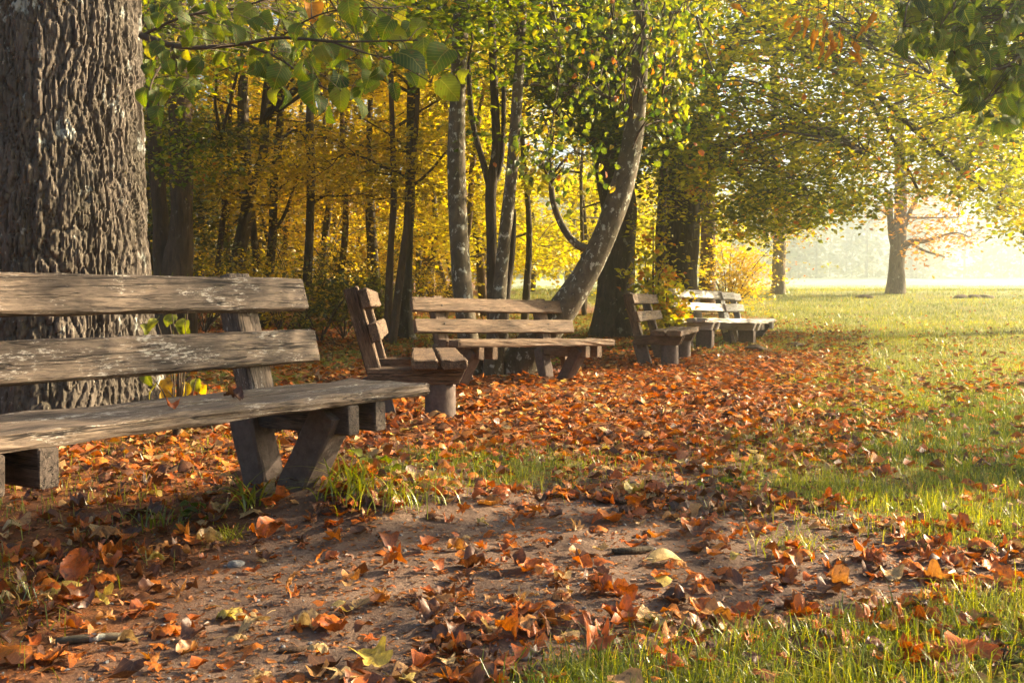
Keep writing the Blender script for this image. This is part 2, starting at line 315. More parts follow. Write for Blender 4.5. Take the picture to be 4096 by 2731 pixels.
def shape(V, F, curl, bend, crum, seed):
    co = V.copy(); x, y = V[:, 0], V[:, 1]; V = V.copy()
    V[:, 2] = curl*x*x*2.2+bend*(y-.45)**2*1.6+.06*np.abs(x)
    if crum:
        V[:, 2] += crum*(.62*noise(x*4+seed*3.1, y*4-seed, s=seed)+.55*noise(x*9-seed, y*9, s=seed+1)+.3*noise(x*19-seed, y*19, s=seed+4)*(len(V) > 60))
        V[:, 0] *= 1-.25*abs(curl)*np.abs(x)*2; V[:, 0] += crum*.35*noise(x*5+9, y*5+seed, s=seed+2); V[:, 1] += crum*.35*noise(x*5-4, y*5+seed, s=seed+3)
    return V, F, co
def stem(T, L=.5, bendx=.1):
    """adds a petiole to a template"""
    V, F, co = T; a = Acc(); pts = np.array([(0, .02, 0), (bendx*.4, -L*.5, .03), (bendx, -L, .0)]); tube(a, pts, [.012, .010, .014], 3, False)
    v = np.vstack(a.v); return np.vstack([V, v]), np.vstack([F, np.vstack(a.f)+len(V)]), np.vstack([co, v*0+np.array([.5, .5, 0])])
DIAM = (np.array([(0, 0, 0), (-.36, .45, .07), (.36, .45, .07), (0, 1, -.05)], float), np.array([(0, 2, 1), (1, 2, 3)]), np.array([(0, 0, 0), (-.36, .45, 0), (.36, .45, 0), (0, 1, 0)], float))
HLOW = heart(.4, -.3, .05, 3, 0, 5); HLOW2 = heart(-.3, -.6, .08, 4, 0, 5)
def rots(yaw, tilt, azim, roll=None):
    """rotation matrices: spin yaw about z, then tilt about horizontal axis azim"""
    c, s = np.cos(yaw), np.sin(yaw); z = 0*c; o = z+1
    A = np.stack([np.stack([c, -s, z], -1), np.stack([s, c, z], -1), np.stack([z, z, o], -1)], -2)
    ax = np.stack([np.cos(azim), np.sin(azim), z], -1); ct, st = np.cos(tilt), np.sin(tilt)
    k = np.zeros(A.shape); k[:, 0, 2] = ax[:, 1]; k[:, 1, 2] = -ax[:, 0]; k[:, 2, 0] = -ax[:, 1]; k[:, 2, 1] = ax[:, 0]
    B = np.eye(3)[None]+st[:, None, None]*k+(1-ct)[:, None, None]*(k@k)
    return B@A
def put_leaves(acc, T, pos, rot, scale, tone):
    V, F, co = T; n = len(pos)
    if n == 0: return
    v = np.einsum('nij,kj->nki', rot, V)*np.asarray(scale)[:, None, None]+np.asarray(pos)[:, None]
    f = F[None]+(np.arange(n)*len(V))[:, None, None]
    acc.add(v.reshape(-1, 3), f.reshape(-1, 3), np.repeat(tone, len(V)), np.tile(co, (n, 1)))

# ------------------------------------------------------------------ trees
def inpoly(x, y, poly):
    p = np.asarray(poly, float); c = np.zeros(x.shape, bool); j = len(p)-1
    for i in range(len(p)):
        with np.errstate(divide='ignore', invalid='ignore'):
            c ^= ((p[i, 1] > y) != (p[j, 1] > y)) & (x < (p[j, 0]-p[i, 0])*(y-p[i, 1])/(p[j, 1]-p[i, 1]+1e-9)+p[i, 0])
        j = i
    return c
def polyfill(poly, Ylo, Yhi, n):
    """n points spread through the volume seen through an outline between two distances"""
    p = np.asarray(poly, float); out = []
    while len(out) < n:
        x = R.uniform(p[:, 0].min(), p[:, 0].max(), n*2); y = R.uniform(p[:, 1].min(), p[:, 1].max(), n*2)
        k = inpoly(x, y, poly)
        for a, b in zip(x[k], y[k]): out.append(P(a, b, R.uniform(Ylo, Yhi)))
    return np.array(out[:n])
def sprays(acc, centres, per, leaf, rad, flat, tones, T=DIAM, tilt=.5, droop=.25, wt=None):
    """flattened sprays of leaves round twig ends"""
    n = len(centres); m = n*per
    c = np.repeat(centres, per, 0); az = R.uniform(0, 2*np.pi, m); rr = rad*np.sqrt(R.uniform(0, 1, m))*np.repeat(R.uniform(.6, 1.35, n), per)
    off = np.stack([np.cos(az)*rr, np.sin(az)*rr, R.normal(0, flat, m)-droop*rr*rr/rad], 1)
    # tilt each spray a little
    ta = np.repeat(R.normal(0, .25, n), per); tb = np.repeat(R.normal(0, .25, n), per); off[:, 2] += off[:, 0]*ta+off[:, 1]*tb
    tone = np.clip(np.repeat(R.uniform(tones[0], tones[1], n), per)+R.normal(0, tones[2], m), 0, 1)
    rot = rots(az-np.pi/2+R.normal(0, .6, m), np.abs(R.normal(0, tilt, m))+.12, R.uniform(0, 2*np.pi, m))
    put_leaves(acc, T, c+off, rot, leaf*R.uniform(.65, 1.3, m), tone)
def twigs_to(acc, centres, skel, r0=.012, sag=.12, frac=1.):
    sk = np.asarray(skel)
    for c in centres:
        if R.uniform() > frac: continue
        d = np.linalg.norm((sk-c)*np.array([1, 1, 1.6]), axis=1); k = sk[np.argmin(d)]
        L = np.linalg.norm(c-k)
        if L < .05: continue
        mid = (c+k)/2+np.array([R.normal(0, .08*L), R.normal(0, .08*L), sag*L])
        tube(acc, spline([k, mid, c], 5), np.linspace(min(.03, r0*(.6+.5*L)), .003, 5), 4, False)
def stems_pts(spec, Y, base=False):
    """[(dx, dy, half width)] at distance Y (or per-point distance in 4th slot) to points and radii"""
    pts = []; rad = []
    for e in spec:
        yy = e[3] if len(e) > 3 else Y; pts.append(P(e[0], e[1], yy)); rad.append(e[2]*K*yy)
    pts = np.array(pts); rad = np.array(rad)
    if base: pts[0, 2] = ground(pts[0, 0], pts[0, 1])-.12
    n = max(6, int(len(pts)*5)); return spline(pts, n), np.interp(np.linspace(0, len(rad)-1, n), np.arange(len(rad)), rad)
def make_tree(name, label, spec, Y, bk, limbs=(), group=None, sides=14, rough=.12, flare=1.25):
    pts, rad = stems_pts(spec, Y, True); rad = rad.copy()
    hh = pts[:, 2]-pts[0, 2]; rad *= 1+(flare-1)*np.exp(-hh/.35)
    o = thing(name, label, 'tree', (pts[0, 0], pts[0, 1], pts[0, 2]+.12), group); org = np.array(o.location)
    a = Acc(); tube(a, pts, rad, sides, True, rough, seed=random.randint(0, 99)); a.build('trunk', bk, o, org)
    skel = [pts[len(pts)//2:]]
    for L in limbs:
        lp, lr = stems_pts(L, Y); b = Acc(); tube(b, lp, lr, 8, True, .15, seed=random.randint(0, 99)); b.build('branch', bk, o, org); skel.append(lp)
    return o, org, np.vstack(skel), pts
def auto_limbs(o, org, pts, bk, n, h0, L, up=.35, r=.05, sub=3, sides=5):
    """limbs and side limbs growing from a trunk; returns their points"""
    a = Acc(); sk = []
    H = pts[:, 2]-pts[0, 2]; lo = np.searchsorted(H, h0); 
    for _ in range(n):
        k = R.integers(min(lo, len(pts)-2), len(pts)); p = pts[k]; az = R.uniform(0, 2*np.pi); l = L*R.uniform(.5, 1.15)*(1.15-.6*k/len(pts))
        d = np.array([np.cos(az), np.sin(az), up*R.uniform(.2, 1.6)]); q = [p]; 
        for s in range(4): d = d+np.array([R.normal(0, .18), R.normal(0, .18), R.normal(-.05, .14)]); q.append(q[-1]+d/np.linalg.norm(d)*l/4)
        q = spline(q, 8); tube(a, q, np.linspace(r, r*.22, 8), sides, False); sk.append(q[2:])
        for s in range(sub):
            b = q[R.integers(2, 8)]; az2 = az+R.normal(0, .9); l2 = l*R.uniform(.25, .5)
            e = b+np.array([np.cos(az2)*l2, np.sin(az2)*l2, R.normal(.05, .2)*l2]); qq = spline([b, (b+e)/2+R.normal(0, .06*l2, 3), e], 5)
            tube(a, qq, np.linspace(r*.4, r*.1, 5), 4, False); sk.append(qq[1:])
    a.build('branch', bk, o, org)['kind'] = 'stuff'; return np.vstack(sk)
GAPS = [((3.2, 15.3, .75), 1.0), ((4.0, 16.5, .8), .8), ((-.6, 26, 3.2), 1.3), ((-3.5, 23, 3), 1.2), ((.4, 32, 3.4), 1.1)]
def open_gaps(c):
    """thin places in the crowns through which the low sun reaches the benches and the wood"""
    k = np.ones(len(c), bool); S = np.array(SDIR)
    for p, r in GAPS:
        w = c-np.array(p); tt = w@S; k &= ~((tt > 3) & (np.linalg.norm(w-tt[:, None]*S, axis=1) < r))
    return c[k]
def crown(o, org, centres, per, leaf, rad, flat, tones, mt, T=DIAM, skel=None, frac=.3, **kw):
    centres = open_gaps(centres)
    if len(centres) == 0: return
    a = Acc(); sprays(a, centres, per, leaf, rad, flat, tones, T, **kw); c = a.build('crown', mt, o, org, smooth=False); c['kind'] = 'stuff'
    if skel is not None:
        t = Acc(); twigs_to(t, centres, skel, frac=frac)
        if t.n: t.build('twig', M_TWIG, o, org)['kind'] = 'stuff'
def auto_crown(o, org, sk, n, **kw):
    c = sk[R.integers(0, len(sk), n)]+R.normal(0, 1, (n, 3))*np.array([.28, .28, .16]); crown(o, org, c, **kw)
# ------------------------------------------------------------------ near linden with rough plated bark
def near_linden():
    Y = 6.55; cx = P(128, 800, Y)[0]; org = np.array([cx, Y, ground(cx, Y)])
    o = thing('linden_tree', 'massive linden trunk with rough plated grey bark behind the nearest bench', 'tree', org)
    nz, nth = 390, 410; z = np.linspace(-.15, 3.15, nz)[:, None]; th = np.linspace(0, 2*np.pi, nth, endpoint=False)[None]
    r = .575-.012*z+.24*np.exp(-(z+.15)/.42)*(.75+.35*np.sin(th*5+1)+.2*np.sin(th*3))+.045*np.exp(-((z-1.4)/.35)**2)*np.exp(-((np.mod(th+.9+np.pi, 2*np.pi)-np.pi)/.5)**2)
    r = r+.03*noise(np.cos(th)*1.6+0*z, np.sin(th)*1.6+0*z, z*.8, 11)
    u, w = np.cos(th)*.6+0*z, np.sin(th)*.6+0*z
    def plates(cw, chh, seed, warp):
        per = int(round(2*np.pi*.6/cw)); a_ = th/(2*np.pi)*per+warp*noise(u*5, w*5, z*2.5, seed+1)+.25*noise(u*22, w*22, z*9, seed+3); b_ = z/chh+.35*warp*noise(u*7, w*7, z*4, seed+2)+.2*noise(u*25, w*25, z*20, seed+4)
        ia, ib = np.floor(a_).astype(np.int64), np.floor(b_).astype(np.int64); d1 = np.full(a_.shape, 9.); d2 = d1.copy(); hid = np.zeros(a_.shape)
        for da in (-1, 0, 1):
            for db in (-1, 0, 1):
                ca, cb = ia+da, ib+db; cm = ca % per; px_ = ca+.5+.42*_hash(cm, cb, 0, seed); py_ = cb+.5+.45*_hash(cm, cb, 1, seed); d = np.hypot(a_-px_, (b_-py_)*.8); h = _hash(cm, cb, 2, seed); m_ = d < d1
                d2 = np.where(m_, d1, np.minimum(d2, d)); hid = np.where(m_, h, hid); d1 = np.where(m_, d, d1)
        return d2-d1, hid
    e1, h1 = plates(.052, .34, 31, 1.6); e2, h2 = plates(.025, .085, 57, 1.3)
    n4 = noise(u*60, w*60, z*45, 24); n5 = noise(u*38, w*38, z*7, 25)
    r = r+.024*(np.clip(e1*3.0, 0, 1)**.6-.7)+.008*h1+.009*np.clip(e2*3, 0, 1)**.7+.004*h2+.0045*n4+.007*n5
    v = np.stack([r*np.cos(th), r*np.sin(th), z+0*th], -1).reshape(-1, 3)
    i, j = np.meshgrid(np.arange(nz-1), np.arange(nth), indexing='ij'); j2 = (j+1) % nth; A, B, C, D = i*nth+j, i*nth+j2, (i+1)*nth+j2, (i+1)*nth+j
    a = Acc(); a.add(v, np.concatenate([np.stack([A, B, C], -1).reshape(-1, 3), np.stack([A, C, D], -1).reshape(-1, 3)])); a.build('trunk', M_BARK1, o, smooth=False, attrs=False)
    t2 = Acc(); up = spline([(0, 0, 3.0), (.05, 0, 5.), (.1, .1, 7), (0, .2, 9)], 10); tube(t2, up, np.linspace(.53, .2, 10), 20, True, .1)
    for e, b in (((2.6, .8, 8.0), 3), ((-2.5, 1, 8.4), 4), ((-1, -2.2, 8.2), 3), ((.8, 2.6, 8.8), 5), ((2.2, -1.2, 9.0), 5)):
        tube(t2, spline([up[b], (up[b]+np.array(e))/2+np.array([0, 0, .4]), np.array(e)], 8), np.linspace(.13, .03, 8), 8)
    t2.build('upper_trunk', M_BARK1, o, attrs=False)
    cs = np.array([(2.6, .8, 8.0), (-2.5, 1, 8.4), (-1, -2.2, 8.2), (.8, 2.6, 8.8), (2.2, -1.2, 9.0), (0, 0, 9.5)])
    c = cs[R.integers(0, 6, 70)]+R.normal(0, .8, (70, 3))
    crown(o, np.zeros(3), c, 22, .11, .5, .08, (.2, .7, .12), M_GREEN)
    return o, org
NL, NLo = near_linden()
# big-leaved low branch: leaf list read off as (x, y, length, tone) in the crop it was studied in
LV = [(450, 90, 110), (380, 140, 130), (530, 90, 110), (590, 190, 130), (490, 230, 130), (560, 20, 100), (650, 110, 90), (745, 10, 120), (760, 130, 140), (830, 170, 160), (700, 210, 110), (910, 30, 110), (1165, 75, 150, 1.), (1270, 40, 60, .9), (1390, 80, 170), (1540, 40, 130, .85), (1205, 200, 90), (1280, 190, 110), (1130, 310, 120), (1215, 260, 90), (625, 310, 80), (630, 385, 110), (740, 345, 100), (735, 405, 90), (840, 365, 90), (840, 290, 70), (290, 300, 80), (290, 355, 80), (230, 400, 100), (140, 445, 100), (345, 415, 90), (215, 525, 100), (300, 550, 110), (405, 590, 120), (255, 640, 130), (215, 730, 150), (120, 610, 110), (140, 530, 100), (905, 450, 140), (985, 490, 160), (1030, 380, 100), (1160, 410, 110), (1095, 470, 170), (1005, 630, 150), (950, 620, 130), (1180, 600, 190), (1300, 350, 140), (1310, 450, 120), (1400, 350, 140), (1480, 300, 120), (1475, 420, 130), (1545, 390, 110), (1590, 480, 130), (1635, 280, 150), (1725, 400, 190), (1830, 510, 140, .72), (1860, 195, 150), (1870, 320, 170), (2030, 400, 210), (2130, 470, 80), (1980, 580, 170), (1355, 640, 170), (1480, 680, 150), (1250, 750, 120), (160, 320, 110, .8), (340, 250, 70, .88), (800, 110, 150), (620, 60, 120), (300, 40, 110), (430, 20, 100), (1000, 80, 110, .75), (1060, 150, 100), (960, 300, 90), (1420, 170, 130), (1700, 140, 120, .8), (1090, 60, 100, .9), (1600, 120, 120), (520, 300, 80), (460, 330, 90)]
def c4(x, y): return 287+x*.3662, y*.3662
BIGT = [stem(heart(c, b, k, s, .05, 9, w), .35, .06) for s, (c, b, k, w) in enumerate([(.3, -.35, .05, 1.), (.5, -.5, .06, .95), (-.25, -.5, .06, 1.05), (.9, -.3, .08, .8), (.15, -.6, .05, 1.)])]
def leaf_mesh_cache(T, tone, m, key, cache={}):
    k = (key, round(tone, 2))
    if k not in cache:
        a = Acc(); a.add(T[0], T[1], tone, T[2]); cache[k] = a.mesh('leaf', m)
    return cache[k]
def hang_rot(r, lean=None):
    """leaf hanging tip down, blade roughly upright, face turned to a random side"""
    roll = r.normal(0, .45) if lean is None else lean; face = r.normal(-math.pi/2, .75); tip = r.uniform(-.25, .55)
    y = Vector((math.sin(roll), -math.sin(tip)*.8, -math.cos(roll))).normalized(); nn = Vector((math.cos(face), math.sin(face), r.normal(.25, .2))); x = y.cross(nn).normalized(); z = x.cross(y)
    return Matrix((x, y, z)).transposed()
def leaf_obj(T, tone, m, key, parent, pos, rot, s, org):
    o = bpy.data.objects.new('leaf', leaf_mesh_cache(T, tone, m, key)); COL.objects.link(o); o.parent = parent
    o.matrix_local = Matrix.Translation(Vector([float(c) for c in (np.asarray(pos)-org)])) @ rot.to_4x4() @ Matrix.Scale(float(s), 4); return o
DRY = stem(heart(1.2, -.3, .2, 71, .08, 9, .42), .3, .04); rl = random.Random(5); rr_ = np.random.default_rng(5)
BR = [[(325, 83, 9, 6.1), (400, 105, 7, 5.6), (470, 110, 6, 5.2), (560, 101, 5.5, 4.8), (640, 88, 4.5, 4.4), (760, 96, 3.5, 4.1), (850, 96, 2.5, 3.8), (960, 93, 2, 3.6)],
      [(400, 105, 4, 5.6), (370, 150, 3, 5.4), (345, 205, 2.4, 5.2), (365, 260, 1.6, 5.0)], [(560, 101, 3.5, 4.8), (640, 135, 3, 4.5), (690, 170, 2.4, 4.2), (740, 200, 2, 4.0), (800, 228, 1.4, 3.9)],
      [(325, 83, 4, 6.1), (420, 40, 4, 5.5), (540, 20, 3, 5.1), (650, -10, 2.5, 4.8), (800, -20, 2, 4.5)], [(760, 96, 3, 4.1), (830, 120, 2, 3.9), (900, 140, 1.6, 3.7), (990, 190, 1.2, 3.5)], [(640, 88, 3, 4.4), (720, 40, 2.5, 4.2), (800, 20, 2, 4.1), (900, 20, 1.5, 3.9)]]
ba = Acc(); bsk = []; bob = []; bid = []
for sp in BR:
    pp, pr = stems_pts(sp, 5); b = Acc(); tube(b, pp, pr*.8, 7, True, .15); bob.append(b.build('branch', M_TWIG, NL, NLo, attrs=False)); bsk.append(pp); bid += [len(bob)-1]*len(pp)
bsk = np.vstack(bsk)
for q in polyfill([(330, 10), (480, 0), (900, 0), (1000, 60), (960, 160), (820, 240), (700, 220), (600, 150), (470, 130), (450, 230), (400, 270), (340, 230)], 3, 4, 95):
    aa = q-np.array([0, 0, CAM_H]); b_ = (aa[0]/aa[1], aa[2]/aa[1]); LV.append(('r', b_, rr_.uniform(.06, .10)))
leafdata = []
for e in LV:
    if e[0] == 'r':
        Y = rr_.uniform(3.9, 6.0); pos = np.array([e[1][0]*Y, Y, CAM_H+e[1][1]*Y]); ki = np.argmin(np.linalg.norm((bsk-pos)*np.array([1, .5, 1]), axis=1)); k = bsk[ki]; leafdata.append((pos, e[2], round(float(np.clip(rr_.normal(.35, .2), .0, .9)), 1), bob[bid[ki]]))
        tube(ba, spline([k, (k+pos)/2+np.array([0, 0, .03]), pos+np.array([0, 0, .04])], 5), [.003, .0022, .0018, .0015, .0012], 4, False); continue
    x, y, ln = e[:3]; dx, dy = c4(x, y-ln*.5); Y = min(5.8, max(3.2, 640/ln)); L = ln*.1594*Y/995*1.05*rr_.uniform(.8, 1.1)
    pos = P(dx, dy, Y); tone = e[3] if len(e) > 3 else round(float(np.clip(rr_.normal(.42, .16), .05, .78)), 1)
    ki = np.argmin(np.linalg.norm((bsk-pos)*np.array([1, .5, 1]), axis=1)); k = bsk[ki]; leafdata.append((pos, L, tone, bob[bid[ki]]))
    tube(ba, spline([k, (k+pos)/2+np.array([0, 0, .03]), pos+np.array([0, 0, .04])], 5), [.003, .0022, .0018, .0015, .0012], 4, False)
ba.build('twig', M_TWIG, NL, NLo, attrs=False)['kind'] = 'stuff'
for pos, L, tone, nb in leafdata:
    i = rl.randrange(5); leaf_obj(BIGT[i], tone, M_BIG, 'b%d' % i, nb, pos, hang_rot(rr_), L, NLo)
# ------------------------------------------------------------------ pale barked clump and leaning linden at ten metres
def green(o, org, skel, c, per=26, leaf=.085, tones=(.15, .75, .14), m=None, rad=.42, T=None, frac=.35, flat=.07):
    crown(o, org, c, per, leaf, rad, flat, tones, m or M_GREEN, T or DIAM, skel, frac)
o, org, sk, _ = make_tree('lichen_tree', 'straight slim pale trunk with lichen spots behind left half of middle bench', [(1087, 850, 26), (1072, 760, 23), (1060, 650, 22), (1052, 500, 21), (1048, 350, 20), (1052, 200, 18), (1060, 0, 17), (1063, -150, 14), (1066, -320, 9)], 10.3, M_BARKS, [[(1060, -40, 6), (1010, 20, 5), (940, 5, 4), (880, -30, 3)], [(1058, 60, 6), (1120, 20, 4), (1180, -60, 3)]])
c = np.vstack([polyfill([(860, -60), (1150, -60), (1130, 130), (1000, 60), (900, 50)], 8.8, 11.8, 70), P(1066, -330, 10.3)+R.normal(0, .8, (30, 3))]); green(o, org, sk, c, 22)
o, org, sk, _ = make_tree('lichen_tree', 'slim pale trunk tilting right with white lichen behind centre of middle bench', [(1128, 850, 24), (1142, 720, 18), (1153, 600, 15), (1168, 470, 14), (1180, 350, 13), (1190, 200, 12), (1198, 50, 11), (1202, -120, 9), (1205, -300, 6)], 10.2, M_BARKS, [[(1190, 200, 4), (1230, 195, 3), (1300, 215, 2), (1370, 260, 1.5)], [(1200, 0, 4), (1160, -30, 3), (1110, -90, 2)]])
c = np.vstack([polyfill([(1090, -60), (1260, -60), (1240, 120), (1180, 60)], 8.8, 11.8, 45), P(1206, -300, 10.2)+R.normal(0, .8, (30, 3))]); green(o, org, sk, c, 22)
o, org, sk, _ = make_tree('lichen_tree', 'dark slim trunk forking at mid height left of the tilted pale trunk', [(1136, 842, 17), (1132, 700, 13), (1130, 560, 12), (1128, 440, 13), (1140, 340, 10), (1135, 200, 9), (1128, 0, 8), (1125, -200, 6)], 10.7, M_BARKD, [[(1128, 440, 9), (1108, 370, 7), (1085, 280, 6), (1075, 150, 5)], [(1130, 430, 7), (1152, 360, 6), (1158, 200, 5)]])
c = np.vstack([P(1125, -200, 10.7)+R.normal(0, .8, (30, 3)), polyfill([(1080, 120), (1160, 120), (1160, 330), (1080, 330)], 10, 12, 14)]); green(o, org, sk, c, 18)
make_tree('tree_stub', 'short dark broken stem right of the tilted pale trunk', [(1150, 842, 13), (1160, 700, 11), (1172, 600, 10), (1178, 540, 8), (1182, 480, 4)], 10.8, M_BARKD)
LEAN, Lorg, Lsk, _ = make_tree('leaning_linden', 'strongly leaning grey trunk with white lichen crossing before the big dark trunk', [(1165, 865, 44), (1225, 790, 38), (1290, 715, 34), (1340, 640, 30), (1375, 570, 29), (1405, 500, 27), (1432, 420, 25), (1452, 330, 23), (1462, 250, 22), (1470, 150, 19), (1475, 0, 16), (1478, -120, 13), (1480, -300, 8)], 10.4, M_BARKS,
    [[(1365, 580, 9), (1325, 562, 9), (1293, 522, 8), (1270, 460, 7), (1264, 380, 5)], [(1462, 250, 6), (1400, 225, 4), (1330, 200, 3), (1225, 190, 2.5)], [(1300, -60, 5), (1265, -20, 5), (1278, 70, 4), (1287, 130, 3), (1276, 230, 2), (1262, 330, 1.5)], [(1475, 20, 6), (1440, -10, 4), (1380, -60, 3)], [(1475, 60, 5), (1540, 30, 4), (1600, 40, 3), (1640, 90, 2)], [(1287, 130, 3), (1350, 185, 2.5), (1420, 245, 2), (1480, 290, 1.5)], [(1380, -60, 4), (1400, 40, 3), (1415, 130, 2), (1440, 230, 1.5)], [(1540, 30, 3), (1530, 120, 2), (1520, 220, 1.5)], [(1600, 40, 3), (1620, 110, 2), (1640, 170, 1.5)]])
cs = np.vstack([polyfill([(1225, -40), (1640, -40), (1600, 180), (1540, 330), (1470, 360), (1440, 300), (1330, 240), (1240, 180)], 8.6, 11.8, 120), polyfill([(1190, 270), (1300, 300), (1390, 340), (1400, 410), (1300, 420), (1210, 420)], 9, 10.5, 22)])
t = Acc(); twigs_to(t, cs, Lsk, r0=.008, sag=.15); t.build('twig', M_TWIG, LEAN, Lorg)['kind'] = 'stuff'
MIDT = [stem(heart(c, b, k, s+20, .05, 5, w), .35, .05) for s, (c, b, k, w) in enumerate([(.4, -.4, .06, 1.), (.6, -.5, .06, .9), (-.3, -.5, .06, 1.), (.9, -.3, .08, .8)])]
lo = []
for c in cs:
    for _ in range(8): lo.append(c+rr_.normal(0, 1, 3)*np.array([.17, .17, .15]))
lo = np.array(lo); order = np.argsort(lo[:, 1]); aleaf = Acc()
for n_, k in enumerate(order):
    tone = round(float(np.clip(rr_.normal(.52, .25), .0, 1)), 1); s = rr_.uniform(.045, .078); i = rl.randrange(4)
    if n_ < 300: leaf_obj(MIDT[i], tone, M_GREEN, 'm%d' % i, LEAN, lo[k], hang_rot(rr_), s, Lorg)
    else:
        rm = np.array(hang_rot(rr_))[None]; put_leaves(aleaf, MIDT[i], lo[k][None], rm, [s], [tone])
sprays(aleaf, P(1480, -300, 10.4)+R.normal(0, .8, (40, 3)), 22, .09, .5, .08, (.2, .7, .15))
aleaf.build('crown', M_GREEN, LEAN, Lorg)['kind'] = 'stuff'
# ------------------------------------------------------------------ overhanging leaves at the top right, from a linden standing outside the view
org = np.array([8.8, 7.2, ground(8.8, 7.2)]); RT = thing('overhanging_linden', 'dark green linden leaves hanging into the top right corner', 'tree', org)
a = Acc(); tr = spline([(8.8, 7.2, -.1), (8.78, 7.2, 1.5), (8.8, 7.2, 3.2), (8.9, 7.3, 9.0)], 16); tube(a, tr, np.linspace(.24, .08, 16), 16, True, .1); a.build('trunk', M_BARKB, RT, org)
RB = [[(2700, -260, 9, 5.6), (2500, -60, 8, 5.3), (2400, 60, 6, 5.1), (2352, 120, 5, 5.0), (2300, 158, 4, 4.9), (2240, 152, 3.5, 4.8), (2195, 125, 3, 4.7), (2182, 90, 2, 4.7)], [(2500, -60, 6, 5.3), (2350, -20, 5, 5.0), (2220, -30, 4, 4.8), (2100, -10, 3, 4.7), (2075, 60, 2, 4.6)], [(2400, 60, 4, 5.1), (2340, 160, 3, 4.9), (2290, 210, 2.2, 4.8), (2250, 240, 1.5, 4.7)], [(2300, 158, 3, 4.9), (2345, 150, 2, 4.8), (2400, 170, 2, 4.8)], [(2350, -20, 3, 5.0), (2300, 40, 3, 4.9), (2250, 60, 2, 4.8)], [(2220, -30, 3, 4.8), (2180, 30, 2, 4.75), (2160, 60, 1.5, 4.7)]]
ba = Acc(); bsk = []; bob = []; bid = []
for sp in RB: pp, pr = stems_pts(sp, 5); b = Acc(); tube(b, pp, pr*.8, 7, True, .15); bob.append(b.build('branch', M_TWIG, RT, org, attrs=False)); bsk.append(pp); bid += [len(bob)-1]*len(pp)
tube(ba, spline([tr[9], P(2760, -300, 5.6)], 5), [.06, .05, .045, .04, .035], 8); bsk = np.vstack(bsk)
cen = polyfill([(2050, -40), (2400, -40), (2400, 210), (2352, 280), (2290, 290), (2230, 225), (2180, 130), (2070, 95)], 4.5, 6.2, 330)
lf = []
for c in cen:
    ki = np.argmin(np.linalg.norm(bsk-c, axis=1)); k = bsk[ki]; tube(ba, spline([k, (k+c)/2+np.array([0, 0, .03]), c+np.array([0, 0, .03])], 4), [.0025, .002, .0016, .0012], 4, False); lf.append((c, bob[bid[ki]]))
ba.build('twig', M_TWIG, RT, org, attrs=False)['kind'] = 'stuff'
lk = auto_limbs(RT, org, tr, M_BARKB, 26, 2.6, 4.2, .3, .05)
lk = lk[(lk[:, 0] > lk[:, 1]*.53+1.3) | ((lk[:, 2] > 1.3+lk[:, 1]*.33) & (lk[:, 0] > 5))]; lk = lk[(lk[:, 1] < 10.3) & ((lk[:, 1] < 8.3) | (lk[:, 2] > 5.3))]; auto_crown(RT, org, lk, 480, per=26, leaf=.10, rad=.5, flat=.08, tones=(.1, .6, .15), mt=M_GREEN, skel=lk)  # crown out of view, added and shaped to shade foreground, near bench and trunk
bd = Acc(); pp, pr = stems_pts([(2100, -10, 3, 4.7), (2020, -30, 2.5, 4.7), (1940, -25, 2, 4.8), (1860, -30, 1.6, 4.9), (1800, -40, 1, 5.0)], 5); tube(bd, pp, pr*.8, 6, True, .1); bd = bd.build('branch', M_TWIG, RT, org, attrs=False); ta = Acc()
for dx, dy, s in ((1838, 52, .11), (1852, 40, .10), (1830, 35, .09), (1872, 70, .10), (1888, 85, .12), (1904, 70, .11), (1918, 95, .12), (1930, 72, .10), (1960, 95, .12), (1955, 118, .09), (1682, 10, .10), (1895, 45, .09), (1985, 60, .08), (2010, 30, .1)):
    q = P(dx, dy, 4.9); k = pp[np.argmin(np.abs(pp[:, 0]-q[0]))]; tube(ta, spline([k, (k+q)/2+np.array([.02, 0, 0]), q], 4), [.002, .0016, .0013, .001], 4, False); leaf_obj(DRY, 1., M_BIG, 'dry', bd, q, hang_rot(rr_), s, org)
ta.build('twig', M_TWIG, RT, org, attrs=False)['kind'] = 'stuff'
for c, rb in lf:
    i = rl.randrange(5); tone = round(float(np.clip(rr_.normal(.28, .2), 0, 1)), 1); leaf_obj(BIGT[i], tone, M_BIG, 'b%d' % i, rb, c, hang_rot(rr_), rr_.uniform(.06, .10), org)
# ------------------------------------------------------------------ big trees of the meadow edge
o, org, sk, _ = make_tree('big_linden', 'thick dark furrowed trunk with flared foot behind the leaning trunk', [(1412, 775, 56), (1412, 700, 43), (1418, 600, 41), (1422, 500, 40), (1412, 420, 41), (1396, 330, 38), (1390, 230, 32), (1400, 100, 26), (1405, -100, 20), (1410, -300, 12)], 17.5, M_BARKD,
    [[(1390, 335, 9), (1330, 298, 9), (1270, 245, 8), (1215, 190, 7), (1190, 100, 5)], [(1425, 440, 14), (1455, 360, 12), (1470, 200, 10), (1490, 0, 8)], [(1392, 200, 12), (1340, 80, 9), (1290, -40, 7)], [(1400, 120, 10), (1460, 20, 8), (1520, -80, 6)], [(1395, 280, 6), (1350, 260, 5), (1300, 180, 4), (1270, 80, 3)]], flare=1.35)
c = np.vstack([polyfill([(1180, -100), (1540, -100), (1560, 300), (1480, 420), (1400, 330), (1290, 240), (1190, 190)], 14.5, 21, 620), P(1400, -260, 17.5)+R.normal(0, 1.6, (120, 3))]); green(o, org, sk, c, 44, .105, (.02, .6, .13), rad=.55, frac=.2)
